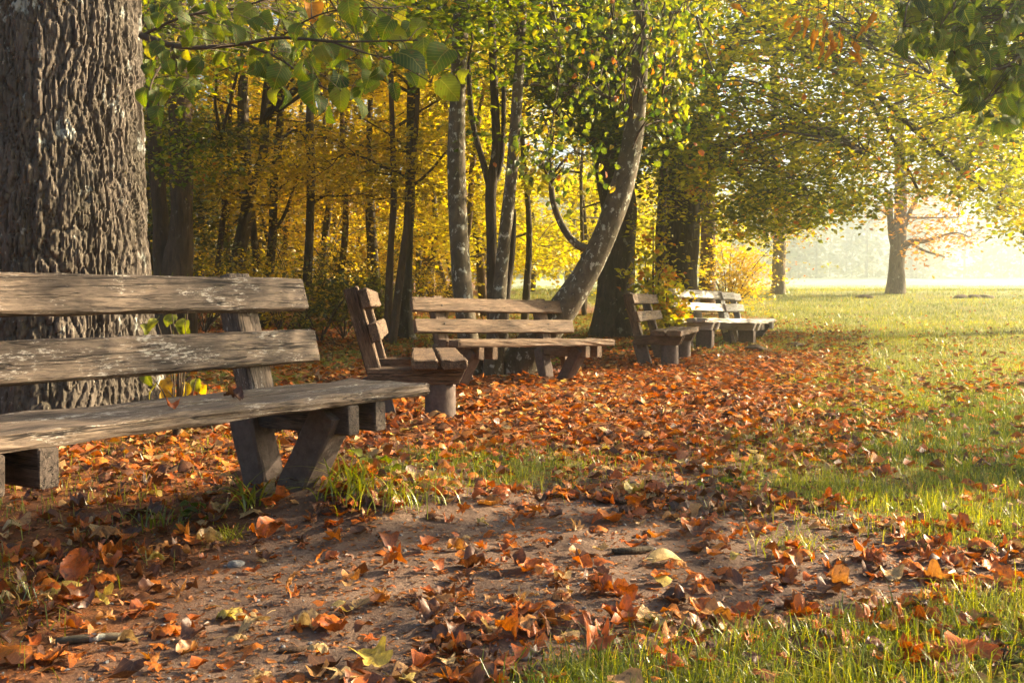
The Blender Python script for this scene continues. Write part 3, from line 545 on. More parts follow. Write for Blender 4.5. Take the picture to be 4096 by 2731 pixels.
R13 = [[(1562, 440, 22), (1548, 370, 20), (1530, 290, 17), (1520, 150, 14), (1512, -50, 10)], [(1580, 440, 22), (1605, 400, 18), (1640, 352, 15, 18.5), (1700, 322, 12, 18), (1800, 300, 9, 17), (1900, 312, 6, 16), (1990, 350, 3, 15)], [(1578, 440, 20), (1592, 330, 17), (1640, 200, 14), (1700, 80, 11), (1730, -60, 8)],
       [(1640, 200, 10), (1690, 70, 11, 18), (1760, 58, 11, 17.5), (1850, 92, 10, 17), (1940, 150, 9, 16), (2040, 240, 7, 15.5), (2150, 345, 5, 15), (2260, 440, 3, 14.5)], [(1850, 92, 6, 17), (1960, 90, 5, 16), (2080, 130, 4, 15), (2200, 220, 3, 14)], [(1940, 150, 6, 16), (2010, 250, 5, 15.5), (2060, 340, 4, 15.5), (2110, 440, 3, 15)], [(1700, 322, 6, 18), (1780, 380, 5, 17), (1850, 440, 3, 16), (1890, 500, 2, 16)], [(1640, 352, 8, 18.5), (1700, 400, 6, 18), (1760, 480, 4, 17.5)], [(1730, -20, 8, 18), (1850, -30, 7, 17), (2000, 0, 6, 16), (2150, 60, 5, 15), (2300, 140, 4, 14)]]
o, org, sk, _ = make_tree('spreading_linden', 'forked dark trunk behind the pale bench with wide yellow green crown over the meadow', [(1562, 705, 46), (1562, 600, 40), (1565, 520, 40), (1572, 450, 40), (1578, 425, 36)], 19, M_BARKD, R13)
PC = [(1470, -80), (2420, -80), (2420, 430), (2300, 400), (2200, 465), (2100, 440), (2000, 470), (1930, 500), (1870, 500), (1830, 540), (1780, 515), (1720, 560), (1640, 510), (1560, 420), (1480, 300)]
c = np.vstack([polyfill(PC, 13.5, 23, 1400), polyfill([(1640, 300), (2000, 300), (1930, 500), (1830, 540), (1720, 540)], 14, 20, 70)]); green(o, org, sk, c, 42, .10, (.0, .76, .18), M_RIGHT, rad=.42, frac=.22)
tb = [(1518, 700, 13), (1517, 560, 11), (1522, 430, 10), (1530, 300, 8), (1535, 100, 6), (1538, -100, 4)]
o, org, sk, _ = make_tree('slim_tree', 'slim dark trunk between the big dark trunk and the forked one', tb, 17, M_BARKD); green(o, org, sk, polyfill([(1470, 400), (1560, 400), (1545, 640), (1480, 640)], 15.5, 17.5, 26), 22, .085, (.3, .85, .15), M_RIGHT, rad=.3)
o, org, sk, _ = make_tree('brown_trunk_tree', 'brown straight trunk between the pale bench and the yellow bush', [(1622, 695, 20), (1627, 550, 17), (1627, 400, 15), (1622, 200, 13), (1620, -50, 9)], 26, M_BARKB); green(o, org, sk, P(1620, 100, 26)+R.normal(0, 2., (70, 3)), 30, .11, (.3, .9, .12), M_RIGHT, rad=.6)
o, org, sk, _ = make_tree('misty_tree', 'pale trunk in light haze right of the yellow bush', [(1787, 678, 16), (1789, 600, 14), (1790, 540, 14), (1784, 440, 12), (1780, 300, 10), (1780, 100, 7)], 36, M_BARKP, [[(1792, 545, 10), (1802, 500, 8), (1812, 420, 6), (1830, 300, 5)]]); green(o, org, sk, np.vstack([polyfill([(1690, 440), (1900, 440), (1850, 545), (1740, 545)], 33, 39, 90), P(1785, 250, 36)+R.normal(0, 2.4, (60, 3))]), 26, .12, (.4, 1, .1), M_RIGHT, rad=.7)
LT = [[(2060, 575, 12), (2050, 545, 9), (2045, 500, 7), (2042, 450, 5), (2030, 430, 3)], [(2066, 580, 11), (2090, 556, 7), (2130, 553, 4), (2190, 535, 2), (2230, 545, 1)], [(2070, 560, 6), (2085, 500, 5), (2110, 450, 4), (2150, 410, 3)], [(2090, 556, 4), (2120, 575, 3), (2170, 590, 1.5)], [(2085, 500, 3), (2130, 500, 2), (2200, 500, 1)], [(2045, 500, 3), (2015, 480, 2), (1985, 500, 1)], [(2068, 420, 6), (2100, 350, 4), (2160, 280, 3)]]
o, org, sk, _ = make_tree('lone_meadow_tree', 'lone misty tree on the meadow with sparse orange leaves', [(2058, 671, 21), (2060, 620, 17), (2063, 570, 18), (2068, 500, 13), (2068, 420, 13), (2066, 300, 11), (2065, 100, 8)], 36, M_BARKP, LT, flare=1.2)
c = np.vstack([polyfill([(2000, 440), (2220, 440), (2240, 540), (2170, 600), (2100, 600), (2080, 540), (2010, 520)], 34, 38, 80), P(2066, 250, 36)+R.normal(0, 2., (40, 3))]); crown(o, org, c, 14, .17, .6, .12, (.1, .9, .2), M_ORANGE, DIAM, sk, .6)
# foliage of a second linden reaching in over the meadow from the right
o, org, sk, _ = make_tree('meadow_edge_linden', 'yellow green foliage trailing down at the right edge over the misty meadow', [(2640, 745, 40), (2640, 500, 32), (2630, 250, 28), (2620, 0, 20), (2620, -200, 12)], 20, M_BARKD, [[(2632, 300, 16), (2520, 260, 12, 19), (2400, 300, 8, 18), (2320, 400, 5, 17.5), (2290, 480, 3, 17)], [(2628, 150, 14), (2500, 120, 11, 19), (2380, 180, 8, 18), (2250, 330, 5, 18), (2180, 450, 3, 18)], [(2520, 260, 8, 19), (2440, 340, 6, 18.5), (2380, 470, 4, 18), (2350, 540, 2, 18)]])
c = np.vstack([polyfill([(2100, 260), (2400, 240), (2420, 520), (2330, 520), (2290, 470), (2210, 450), (2130, 430)], 16, 22, 300), polyfill([(2250, 440), (2420, 420), (2420, 560), (2330, 545)], 16, 19, 26), P(2620, 0, 20)+R.normal(0, 2, (60, 3))]); green(o, org, sk, c, 40, .095, (.25, .75, .12), M_RIGHT, rad=.45, frac=.3)
# ------------------------------------------------------------------ slim dark trunks of the left wood edge
GT = [('double trunked tree, left stem with a narrow sunlit edge beside the thick linden', [(376, 690, 26), (372, 600, 22), (368, 500, 18), (360, 400, 16), (350, 200, 14), (345, -60, 12), (345, -250, 8)], 17.2, M_BARKB, []),
      ('stout brown trunk sunlit down its right side next to the thick linden', [(405, 700, 44), (408, 620, 36), (415, 550, 28), (418, 450, 27), (415, 300, 25), (410, 100, 23), (405, -100, 18), (405, -260, 10)], 17, M_BARKB, []),
      ('dark leaning trunk forking into two above the nearest bench', [(533, 690, 20), (545, 600, 18), (565, 500, 17), (572, 440, 17), (560, 380, 13), (558, 200, 11), (555, -60, 9)], 20, M_BARKD, [[(574, 450, 12), (590, 395, 11), (605, 350, 10), (612, 250, 8), (618, 80, 6)]]),
      ('thin crooked dark trunk right of the forked leaning trunk', [(608, 700, 11), (614, 650, 10), (626, 560, 10), (628, 480, 9), (630, 400, 9), (640, 330, 8), (650, 150, 7), (655, -40, 6)], 21, M_BARKD, [[(626, 530, 5), (650, 500, 4), (672, 440, 3), (690, 380, 2)]]),
      ('straight thin dark trunk just left of the nearest bench back end', [(700, 740, 12), (706, 640, 11), (712, 500, 10), (714, 380, 10), (712, 280, 9), (715, 100, 8), (715, -60, 7)], 19, M_BARKD, [[(714, 470, 4), (760, 440, 3), (810, 410, 2)], [(712, 330, 5), (680, 300, 4), (640, 330, 3)]]),
      ('very thin dark stem in front of the golden wood', [(852, 740, 6), (848, 600, 5), (845, 450, 5), (850, 250, 4), (850, 0, 3)], 22, M_BARKD, []),
      ('thin stem rising straight at the left of a close pair', [(890, 790, 9), (893, 700, 9), (898, 560, 8), (904, 450, 7), (900, 250, 6), (895, 0, 5)], 16.5, M_BARKB, []),
      ('thin stem bending right beside its straight neighbour', [(900, 785, 9), (916, 660, 9), (935, 520, 8), (945, 420, 6), (958, 250, 5), (965, 0, 4)], 16.2, M_BARKB, []),
      ('dark trunk with spreading foot left of the brown middle bench', [(928, 800, 22), (932, 720, 13), (936, 600, 12), (940, 500, 11), (945, 300, 10), (942, 0, 9)], 17.2, M_BARKD, []),
      ('reddish conifer like trunk in the golden wood behind the pale clump', [(982, 710, 15), (985, 500, 13), (985, 300, 11), (985, 0, 8)], 30, M_BARKB, [])]
for k, (lb, sp, Y, bk, lm) in enumerate(GT):
    o, org, sk, pts = make_tree('woodland_tree', lb, sp, Y, bk, lm, rough=.2); lk = auto_limbs(o, org, pts, bk, 7, 2.6, 2.4, .35, .03)
    if k == 1: green(o, org, lk, np.vstack([polyfill([(330, -60), (1010, -60), (1010, 90), (880, 150), (700, 190), (500, 170), (330, 300)], 11.5, 17.5, 150), polyfill([(330, 260), (490, 280), (480, 400), (340, 420)], 14, 17, 30)]), 34, .085, (.2, .85, .15), M_GREEN, .5, None, .15)
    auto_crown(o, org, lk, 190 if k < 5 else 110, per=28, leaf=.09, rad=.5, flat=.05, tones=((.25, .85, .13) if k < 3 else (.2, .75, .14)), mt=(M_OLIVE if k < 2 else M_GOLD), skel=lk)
# golden wood behind: individual trees
rg = np.random.default_rng(12); n = 0; spots = []
for Y0, cnt in ((22, 11), (26, 13), (31, 13), (37, 13), (45, 12), (56, 11), (68, 10)):
    for k in range(cnt): spots.append((230+(k+rg.uniform(.1, .9))*(1400 if Y0 > 30 else 1150)/cnt, Y0+rg.uniform(-2.2, 2.5)))
spots += [(-60, 20), (-260, 23), (-420, 19), (-640, 24), (60, 27), (-180, 31), (-520, 33), (-900, 28), (150, 24), (-330, 42)]
ANCH = [(150, 'thick linden'), (410, 'stout brown trunk'), (560, 'forked leaning trunk'), (625, 'thin crooked trunk'), (708, 'straight thin dark trunk'), (850, 'very thin dark stem'), (932, 'dark trunk with spreading foot'), (1055, 'straight pale trunk'), (1170, 'tilted pale trunk'), (1330, 'leaning trunk'), (1425, 'big dark trunk'), (1565, 'forked dark trunk')]
def beside(dx):
    k = min(ANCH, key=lambda q: abs(q[0]-dx)); return 'out of sight behind the thick linden' if dx < 100 else ('just left of the ' if dx < k[0] else 'just right of the ')+k[1]
ROW = ['first', 'second', 'third', 'fourth', 'fifth', 'sixth', 'rearmost']; useen = {}
for dx, Y in spots:
    if dx > 1230 and 25 < Y < 52 and rg.uniform() < .6: continue
    far = Y > 40; hw = rg.uniform(.055, .13)/(K*Y)*(1.6 if far else 1); ln = rg.normal(0, .02)/(K)*.02
    ln_ = rg.normal(0, .8); g0 = P(dx, 680, Y); zg = float(ground(g0[0], Y)); H = rg.uniform(7.6, 9.8)*(1 if Y < 40 else 1.5)*(.85 if dx > 900 and Y < 40 else 1)
    b0 = np.array([g0[0], Y, zg]); pts = spline([b0+np.array([0, 0, -.2])]+[b0+np.array([ln_*h+rg.normal(0, .13), rg.normal(0, .12)*h, H*h]) for h in (.25, .5, .75, 1)], 16)
    lit = dx > 700
    row = int(np.argmin([abs(Y-q) for q in (22, 26, 31, 37, 45, 56, 68)])); lb = ('golden' if lit else 'olive')+' leaved tree in the '+ROW[row]+' row, '+beside(dx)
    for vr in ('', ' twin', ' slim', ' bushy', ' tall', ' low', ' ragged'):
        l2 = lb.replace(' tree in', vr+' tree in')
        if l2 not in useen: lb = l2; break
    useen[lb] = 1
    o = thing('woodland_tree', lb, 'tree', b0, 'trees of the golden wood' if lit else 'trees of the dim wood'); r0 = hw*K*Y
    a = Acc(); tube(a, pts, np.linspace(r0, r0*.3, 16), 8, True, .2); a.build('trunk', (M_BARKD, M_BARKB)[rg.integers(0, 2)], o, b0, attrs=False)
    lk = auto_limbs(o, b0, pts, M_BARKD, 9 if not far else 6, .8, 2.7, .3, .028, 2 if far else 3, 4)
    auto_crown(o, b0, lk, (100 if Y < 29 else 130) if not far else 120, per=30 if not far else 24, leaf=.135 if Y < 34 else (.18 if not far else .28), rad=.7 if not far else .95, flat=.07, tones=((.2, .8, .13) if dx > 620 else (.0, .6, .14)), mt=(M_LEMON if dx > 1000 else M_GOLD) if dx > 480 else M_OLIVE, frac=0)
# low shrubs under the left wood edge
for k, (dx, dy, Y, s) in enumerate([(650, 760, 17, .9), (735, 780, 16.5, .8), (790, 770, 17.5, 1.), (560, 740, 19, 1.1), (470, 720, 19, 1.1), (840, 760, 19, .9), (1000, 720, 22, 1.), (690, 690, 21, 1.3), (600, 690, 22, 1.3), (780, 690, 21, 1.2), (860, 690, 22, 1.2)]):
    c0 = P(dx, dy, Y); b0 = np.array([c0[0], Y, float(ground(c0[0], Y))])
    o = thing('understory_shrub', 'low '+('dark green' if k % 3 else 'yellowish')+' '+('front' if Y < 18 else 'rear')+' shrub in the shade '+beside(dx), 'shrub', b0, 'shrubs under the wood edge'); a = Acc(); tips = []
    for q in range(9):
        az = R.uniform(0, 6.28); e = b0+np.array([math.cos(az)*s*R.uniform(.4, 1), math.sin(az)*s*R.uniform(.4, 1), s*R.uniform(.6, 1.5)]); q_ = spline([b0, (b0+e)/2+np.array([0, 0, .15*s]), e], 6); tube(a, q_, np.linspace(.014, .004, 6), 4, False); tips.append(q_[2:])
    a.build('stem', M_TWIG, o, b0, attrs=False)['kind'] = 'stuff'; tips = np.vstack(tips)
    crown(o, b0, tips[R.integers(0, len(tips), 55)]+R.normal(0, .15, (55, 3)), 24, .075, .35, .05, (.1, .7, .15), M_OLIVE if k % 3 else M_GOLD)
# yellow bush by the pale bench
c0 = P(1672, 700, 25); b0 = np.array([c0[0], 25, float(ground(c0[0], 25))]); o = thing('yellow_bush', 'bright yellow bush with arching stems behind the pale bench', 'bush', b0); a = Acc(); sk = []
for e in [(1640, 580), (1680, 560), (1720, 570), (1765, 600), (1755, 640), (1700, 600), (1770, 570), (1735, 600), (1620, 610), (1690, 640), (1760, 660), (1655, 560)]:
    p1 = P(*e, 25+R.uniform(-1.2, 1.2)); q_ = spline([b0, b0*.45+p1*.55+np.array([0, 0, .18]), p1], 9); tube(a, q_, np.linspace(.022, .005, 9), 5, False); sk.append(q_[3:])
a.build('stem', M_TWIG, o, b0, attrs=False)['kind'] = 'stuff'; sk = np.vstack(sk); crown(o, b0, sk[R.integers(0, len(sk), 130)]+R.normal(0, .16, (130, 3)), 26, .085, .34, .04, (.35, .75, .1), M_GOLD)
# yellow shoots round the foot of the big trees
for lb, dx, dy, Y, tp in (('leafy yellow green shoots between the dark bench and the big dark trunk', 1500, 790, 15.8, [(1475, 560), (1500, 480), (1520, 600), (1545, 640), (1490, 640), (1530, 680)]), ('golden sapling with drooping orange leaves behind the dark bench', 1530, 760, 15.0, [(1530, 640), (1545, 690), (1515, 700)])):
    c0 = P(dx, dy, Y); b0 = np.array([c0[0], Y, float(ground(c0[0], Y))]); o = thing('sapling', lb, 'sapling', b0); a = Acc(); sk = []
    for e in tp: p1 = P(*e, Y+R.uniform(-.5, .5)); q_ = spline([b0, (b0+p1)/2+np.array([0, 0, .2]), p1], 9); tube(a, q_, np.linspace(.018, .004, 9), 5, False); sk.append(q_[2:])
    a.build('stem', M_TWIG, o, b0, attrs=False)['kind'] = 'stuff'; sk = np.vstack(sk); crown(o, b0, sk[R.integers(0, len(sk), 42)]+R.normal(0, .1, (42, 3)), 14, .095, .24, .05, (.35, .95, .15), M_RIGHT, HLOW)
# far wood beyond the misty meadow
a = Acc(); tk = Acc()
for k in range(200):
    x = R.uniform(-140, 290); y = R.uniform(225, 300); z0 = float(ground(x, y)); H = R.uniform(20, 31); tube(tk, [(x, y, z0-.3), (x, y, z0+H*.8)], [.3, .12], 5, False)
    nn = 42; h = R.uniform(.01, 1, nn); w = (1.05-h)*H*.24+.4; az = R.uniform(0, 6.28, nn); c = np.stack([x+np.cos(az)*w*R.uniform(.2, 1, nn), y+np.sin(az)*w*R.uniform(.2, 1, nn), z0+h*H], 1)
    sprays(a, c, 11, 1.6, 2.8, .7, (.0, .9, .1))
fw = a.build('far_wood', M_FAR); tag(fw, 'pale far wood fading into the mist across the meadow', None, None, 'stuff'); tk.build('trunk', M_BARKB, fw)['kind'] = 'stuff'
# ------------------------------------------------------------------ benches
def beam_mesh(name, L, w, h, m, bev=.012, segs=10, jit=.002, seed=0, taper=None):
    """timber along local x, width w (y), height h (z), worn rounded edges; taper slants the lower front end"""
    r = np.random.default_rng(seed); b = bev
    sec = np.array([(-w/2, -h/2+b), (-w/2+b*.3, -h/2+b*.3), (-w/2+b, -h/2), (0, -h/2), (w/2-b, -h/2), (w/2-b*.3, -h/2+b*.3), (w/2, -h/2+b), (w/2, 0), (w/2, h/2-b), (w/2-b*.3, h/2-b*.3), (w/2-b, h/2), (0, h/2), (-w/2+b, h/2), (-w/2+b*.3, h/2-b*.3), (-w/2, h/2-b), (-w/2, 0)])
    xs = np.concatenate([[-L/2, -L/2+b*.5], np.linspace(-L/2+b*2, L/2-b*2, segs), [L/2-b*.5, L/2]]); n = len(sec); V = []
    for i, x in enumerate(xs):
        e = .86 if i in (0, len(xs)-1) else (.97 if i in (1, len(xs)-2) else 1)
        s = sec*np.array([1-(1-e)*b*6/w*1.0 if w else 1, 1-(1-e)*b*6/h])
        p = np.c_[np.full(n, x)+ (r.normal(0, jit*.6, n)), s+r.normal(0, jit, s.shape)]
        if taper and x > 0: p[:, 0] -= np.where(x > L/2-.1, np.clip(-(p[:, 2]-h/2)/h, 0, 1)*taper, 0)
        V.append(p)
    V = np.vstack(V); k = np.arange(n); k2 = (k+1) % n; F = []
    for i in range(len(xs)-1):
        F += [np.stack([i*n+k, (i+1)*n+k, (i+1)*n+k2], 1), np.stack([i*n+k, (i+1)*n+k2, i*n+k2], 1)]
    for i, fl in ((0, 1), (len(xs)-1, -1)):
        V = np.vstack([V, V[i*n:(i+1)*n].mean(0)]); f = np.stack([i*n+k, i*n+k2, np.full(n, len(V)-1)], 1); F.append(f[:, ::fl])
    a = Acc(); a.add(V, np.vstack(F)); me = a.mesh(name, m, attrs=False)
    me.polygons.foreach_set('use_smooth', np.zeros(len(me.polygons), bool)); return me
def part(name, me, parent, loc, rot=None):
    o = bpy.data.objects.new(name, me); COL.objects.link(o); o.parent = parent; o.location = loc
    if rot is not None: o.rotation_euler = rot
    return o
BN = [0]
def bench(label, X, Y, yaw, zb, zt, nt, hp, gap, a, nf, zs, ts, L, Ls, wm, kind, uf, tilt=0., mleg=None, bolts=True, uoff=0., sw=.155, plank=.05):
    """local x along the seat, -y to the front, z up"""
    mleg = mleg or M_CONC; BN[0] += 1; sd = BN[0]*100
    o = thing('park_bench', label, 'bench', (X, Y, zb), 'wooden park benches along the leaf covered path')
    o.rotation_euler = (0, math.radians(tilt), math.radians(yaw))
    A = math.radians(a); sa, ca = math.sin(A), math.cos(A)
    for k in range(2):
        s = k*(hp+gap)+hp/2; n = nt+sa*s-ca*plank/2; z = zt-ca*s-sa*plank/2
        pl = part('back_plank', beam_mesh('back_plank', L*(1 if k == 0 else 1.0), plank, hp, wm, .012, 14, .0018, sd+k), o, (uoff, -n, z), (-A, 0, 0))
        if bolts:
            for u in uf:
                b = Acc(); tube(b, [(u-uoff, -plank/2-.004, -.01+.03*k), (u-uoff, -plank/2+.01, -.01+.03*k)], [.009, .009], 8); b.build('bolt', M_BOLT, pl, attrs=False)
    for k in range(2):
        n = nf-sw/2-k*(sw+.022); part('seat_plank', beam_mesh('seat_plank', Ls, sw, ts, wm, .014, 16, .0028, sd+5+k), o, (uoff, -n, zs-ts/2))
    pt = .10; zb0 = zs-ts
    def backline(s, back): return nt+sa*s-ca*back, zt-ca*s-sa*back
    for iu, u in enumerate(uf):
        s0, s1 = -.03, (zt-(zb0-.12))/ca
        n0, z0 = backline((s0+s1)/2, plank+pt/2)
        part('post', beam_mesh('post', s1-s0, .115, pt, wm, .010, 5, .001, sd+10+iu), o, (u, -n0, z0), _post_rot(sa, ca))
        lo_ = 0. if kind != 'Y' else (-.17 if iu == 0 and wm is M_W1 else -.05)
        for k, dx in enumerate((-.045, .105) if kind == 'Y' else (-.078, .078)):
            nb0, nb1 = nt+sa*(zt-zb0)/ca-.15, nf+.0; Lb = nb1-nb0
            part('crossbeam', beam_mesh('crossbeam', Lb, .06, .11, M_WB if wm is M_W1 else wm, .008, 4, .001, sd+20+iu*2+k, taper=.05 if kind != 'Y' else .0), o, (u+dx, -(nb0+nb1)/2, zb0-.055), (0, 0, -math.pi/2))
        zu = zb0-.02
        if kind in 'YS':
            # raked rear leg in line with the back post
            sL = (zt+.12)/ca; sU = (zt-zu)/ca; nn, zz = backline((sL+sU)/2, plank+pt/2)
            part('rear_leg', beam_mesh('rear_leg', sL-sU, .11 if kind == 'Y' else .10, .125 if kind == 'Y' else .15, mleg, .012, 6, .0022, sd+30+iu), o, (u+lo_, -(nn-.012), zz), _post_rot(sa, ca))
        if kind == 'Y':
            p0 = np.array([-.125, -.10]); p1 = np.array([nf-.095, zu]); d = p1-p0; ln = np.hypot(*d); d /= ln
            part('brace_leg', beam_mesh('brace_leg', ln, .11, .128, mleg, .012, 6, .0022, sd+40+iu), o, (u+lo_, -(p0[0]+p1[0])/2, (p0[1]+p1[1])/2), _post_rot(-d[0], d[1]))
            nn, zz = backline((zt-.18)/ca, plank+pt/2)
            if not (iu == 0 and wm is M_W1): part('inner_post', beam_mesh('inner_post', .42, .09, .08, wm, .008, 4, .001, sd+45+iu), o, (u+.20, -(nn+.05), zz), _post_rot(sa, ca))
        if kind == 'S':
            b = Acc(); tube(b, [(0, 0, -.12), (0, 0, .0), (0, 0, zu*.5), (0, 0, zu)], [.105, .105, .103, .102], 18); part('stump_leg', b.mesh('stump_leg', mleg, attrs=False), o, (u, -(nf-.17), 0))
        if kind == 'B':
            part('front_leg', beam_mesh('front_leg', zu+.12, .085, .27, mleg, .008, 4, .001, sd+50+iu), o, (u, -(nf-.20), (zu-.12)/2), _post_rot(0, 1))
            sL = (zt+.12)/ca; sU = (zt-zu)/ca; nn, zz = backline((sL+sU)/2, plank+pt/2)
            part('rear_leg', beam_mesh('rear_leg', sL-sU, .09, .15, mleg, .008, 4, .001, sd+30+iu), o, (u, -nn, zz), _post_rot(sa, ca))
    return o
def _post_rot(sa, ca):
    """mesh x axis -> up along the rake (n=-sa, z=ca); mesh y -> bench u; mesh z -> rest"""
    ex = Vector((0, sa, ca)); ey = Vector((1, 0, 0)); ez = ex.cross(ey)
    return Matrix((ex, ey, ez)).transposed().to_euler()
bench('big weathered grey brown bench nearest the camera in front of the thick linden', -1.098, 3.308, 57.26, .0, .875+.023, -.331, .138, .085, 16.75, .26, .467, .048, 1.80, 2.03, M_W1, 'Y', (-.75, .60), 0, bolts=False, sw=.20)
bench('dark short looking bench seen end on with cracked thick seat planks on stump legs', -.657, 7.319, 95.6, -.03, .897, -.364, .126, .103, 15.2, .281, .432, .066, 1.79, 1.88, M_W2, 'S', (-.66, .60), .6, bolts=False, sw=.17, plank=.062)
bench('brown bench facing us in front of the leaning tree with bolted back planks', .076, 9.417, 37.8, -.043, .836, -.413, .133, .073, 16.3, .312, .46, .064, 1.92, 1.87, M_W3, 'Y', (-.64, .62), 1.3)
bench('dark ribbed wood bench with round stump legs left of the pale bench', 1.976, 12.41, 73.5, -.025, .873, -.319, .124, .091, 16, .252, .443, .065, 1.945, 2.01, M_W2, 'S', (-.68, .62), .3, sw=.165, plank=.06)
bench('pale sunlit grey bench with square slab legs before the fork trunked tree', 3.235, 15.338, 47.4, .02, .89, -.366, .129, .075, 16.6, .282, .452, .066, 1.91, 1.89, M_W5, 'B', (-.62, .62), 1.7)
bench('farthest bench mostly hidden behind the pale sunlit bench', 4.02, 16.69, 68.3, .0, .876, -.346, .13, .063, 16.2, .27, .442, .065, 1.88, 1.96, M_W5, 'Y', (-.62, .62), .8)
# ------------------------------------------------------------------ fallen leaves
def leafdens(x, y):
    n = fbm(x*1.3, y*1.3, 3, 91); n2 = fbm(x*4, y*4, 2, 95); xb = np.interp(y, *XB); g = grassmask(x, y)
    d = np.where(y < 4.1, 215, 0)+sstep(3.6, 5.2, y)*np.interp(y, [5, 9, 14], [600, 520, 380])*sstep(28, 18, y)
    d = np.where(y < 4.1, d*(.55+1.6*sstep(-.1, .35, n+.5*n2)), d*(.7+.6*sstep(-.3, .3, n)))
    d = d*np.clip(1-.62*g, .1, 1)
    d = np.where((x > xb+1.0) & (y > 4), np.minimum(d, np.interp(y, [4, 7, 10, 14, 25], [230, 180, 95, 42, 10])*(.5+1.2*sstep(-.2, .4, n))), d)
    d = np.maximum(d, 260*sstep(-.75, -1.15, x)*sstep(8, 6, y))
    d = np.maximum(d, 90*sstep(-1.5, -2.2, x)*sstep(30, 16, y)*sstep(6, 9, y)*.8)
    d = np.where(y > 26, 4, d); return d
pts = []
y0 = 1.75
while y0 < 42:
    y1 = y0*1.12; xl, xr = -.60*y1-1.1, .60*y1+1.1; mx = 760.; n = int(mx*(y1-y0)*(xr-xl)); x = R.uniform(xl, xr, n); y = R.uniform(y0, y1, n)
    k = R.uniform(0, mx, n) < leafdens(x, y)*(1 if y0 < 17 else .45); pts.append(np.stack([x[k], y[k]], 1)); y0 = y1
pts = np.vstack(pts); n = len(pts); print('fallen leaves', n)
gz = ground(pts[:, 0], pts[:, 1]); gmk = grassmask(pts[:, 0], pts[:, 1])
size = np.clip(R.normal(.052, .022, n)*np.interp(pts[:, 1], [2, 5, 9], [.95, .95, 1]), .018, .11); tone = np.clip(R.normal(.46, .22, n), 0, .84); u = R.uniform(0, 1, n)
tone = np.where(u > .90, R.uniform(.78, .92, n), tone); tone = np.where(u > .975, R.uniform(.93, 1, n), tone); tone = np.where((u < .24), R.uniform(0, .22, n), tone)
tilt = np.abs(R.normal(0, .20, n)); up = R.uniform(0, 1, n) < .035; tilt = np.where(up, R.uniform(.6, 1.15, n), tilt)
rot = rots(R.uniform(0, 6.28, n), tilt, R.uniform(0, 6.28, n))
def variants(q):
    out = []
    for s, (c, b, k) in enumerate([(.5, -.3, .15), (-.6, .3, .17), (.9, .2, .19), (.3, -.6, .15), (-.5, -.6, .21), (1.1, -.3, .23), (.2, .5, .18)]):
        T = maple(c, b, k, s+1, (0, 1, 3)[q], (9, 18, 30)[q]) if s % 2 else heart(c, b, k, s+1, .10, (4, 5, 14)[q])
        out.append(stem(T, .42, .1) if q == 2 else T)
    return out
V0, V1, VN = variants(0), variants(1), variants(2); VF = V1; V00 = [(np.array([(0, 0, .05), (-.42, .45, .12*k), (.42, .45, .12), (.1*k, 1, -.1+.2*k), (0, .5, .02)], float), np.array([(0, 4, 1), (1, 4, 3), (3, 4, 2), (2, 4, 0)]), np.array([(0, 0, 0), (-.42, .45, 0), (.42, .45, 0), (0, 1, 0), (0, .5, 0)], float)) for k in (-1, 0, 1, 2, -2, .5, 1.5)]
tid = R.integers(0, 7, n)
depth = np.zeros(n)
px = 512+995*pts[:, 0]/pts[:, 1]; py = 296+995*(CAM_H-gz)/pts[:, 1]; inview = (px > 8) & (px < 1016) & (py < 672)
rank = np.where(inview, size/pts[:, 1]*(1+.5*R.uniform(0, 1, n)), 0); big = np.zeros(n, bool); big[np.argsort(-rank)[:286]] = True
lift = .004+R.uniform(0, .022, n)*(leafdens(pts[:, 0], pts[:, 1]) > 110)+.03*gmk*R.uniform(.3, 1, n)
def lowest(T): return np.array([(np.einsum('nij,kj->nki', rot[k:k+1], T[0])[0, :, 2]).min() for k in range(0)])
minz = np.zeros(n)
for t_ in range(7):
    k = np.where(tid == t_)[0]
    for s in range(0, len(k), 4000): kk = k[s:s+4000]; minz[kk] = np.einsum('nj,kj->nk', rot[kk][:, 2, :], VF[t_][0]).min(1)
pz = gz-minz*size*.8+lift-.006
pos = np.c_[pts, pz]
la = Acc()
for t_ in range(7):
    for lo_, hi_, VV in ((0, 4.2, V1), (4.2, 8, V0), (8, 99, V00)):
        k = (tid == t_) & ~big & (pts[:, 1] >= lo_) & (pts[:, 1] < hi_); put_leaves(la, VV[t_], pos[k], rot[k], size[k], tone[k])
tag(la.build('fallen_leaves', M_LITTER, smooth=True), 'carpet of fallen orange and brown leaves', None, None, 'stuff')
lmc = {}
CN = [(.12, 'dark brown'), (.35, 'rust brown'), (.55, 'orange brown'), (.75, 'amber'), (.9, 'pale tan'), (.98, 'yellow')]
def where(x, y):
    g = float(grassmask(np.array([x]), np.array([y]))[0])
    if g > .45: return 'on the lower right grass' if x > 0 else 'in grass beside the nearest bench'
    if x < -.75: return 'in shade under the nearest bench'
    if y < 2.5: return 'on bottom sand ' + ('left' if x < -.3 else 'middle' if x < .4 else 'right')
    if y < 3.2: return 'on bare sand left of the middle' if x < -.1 else 'on bare sand right of the middle' if x < .8 else 'on the far right sand'
    return 'on sand before the nearest bench leg' if x < .1 else 'at the sandy lawn edge'
lbs = {}
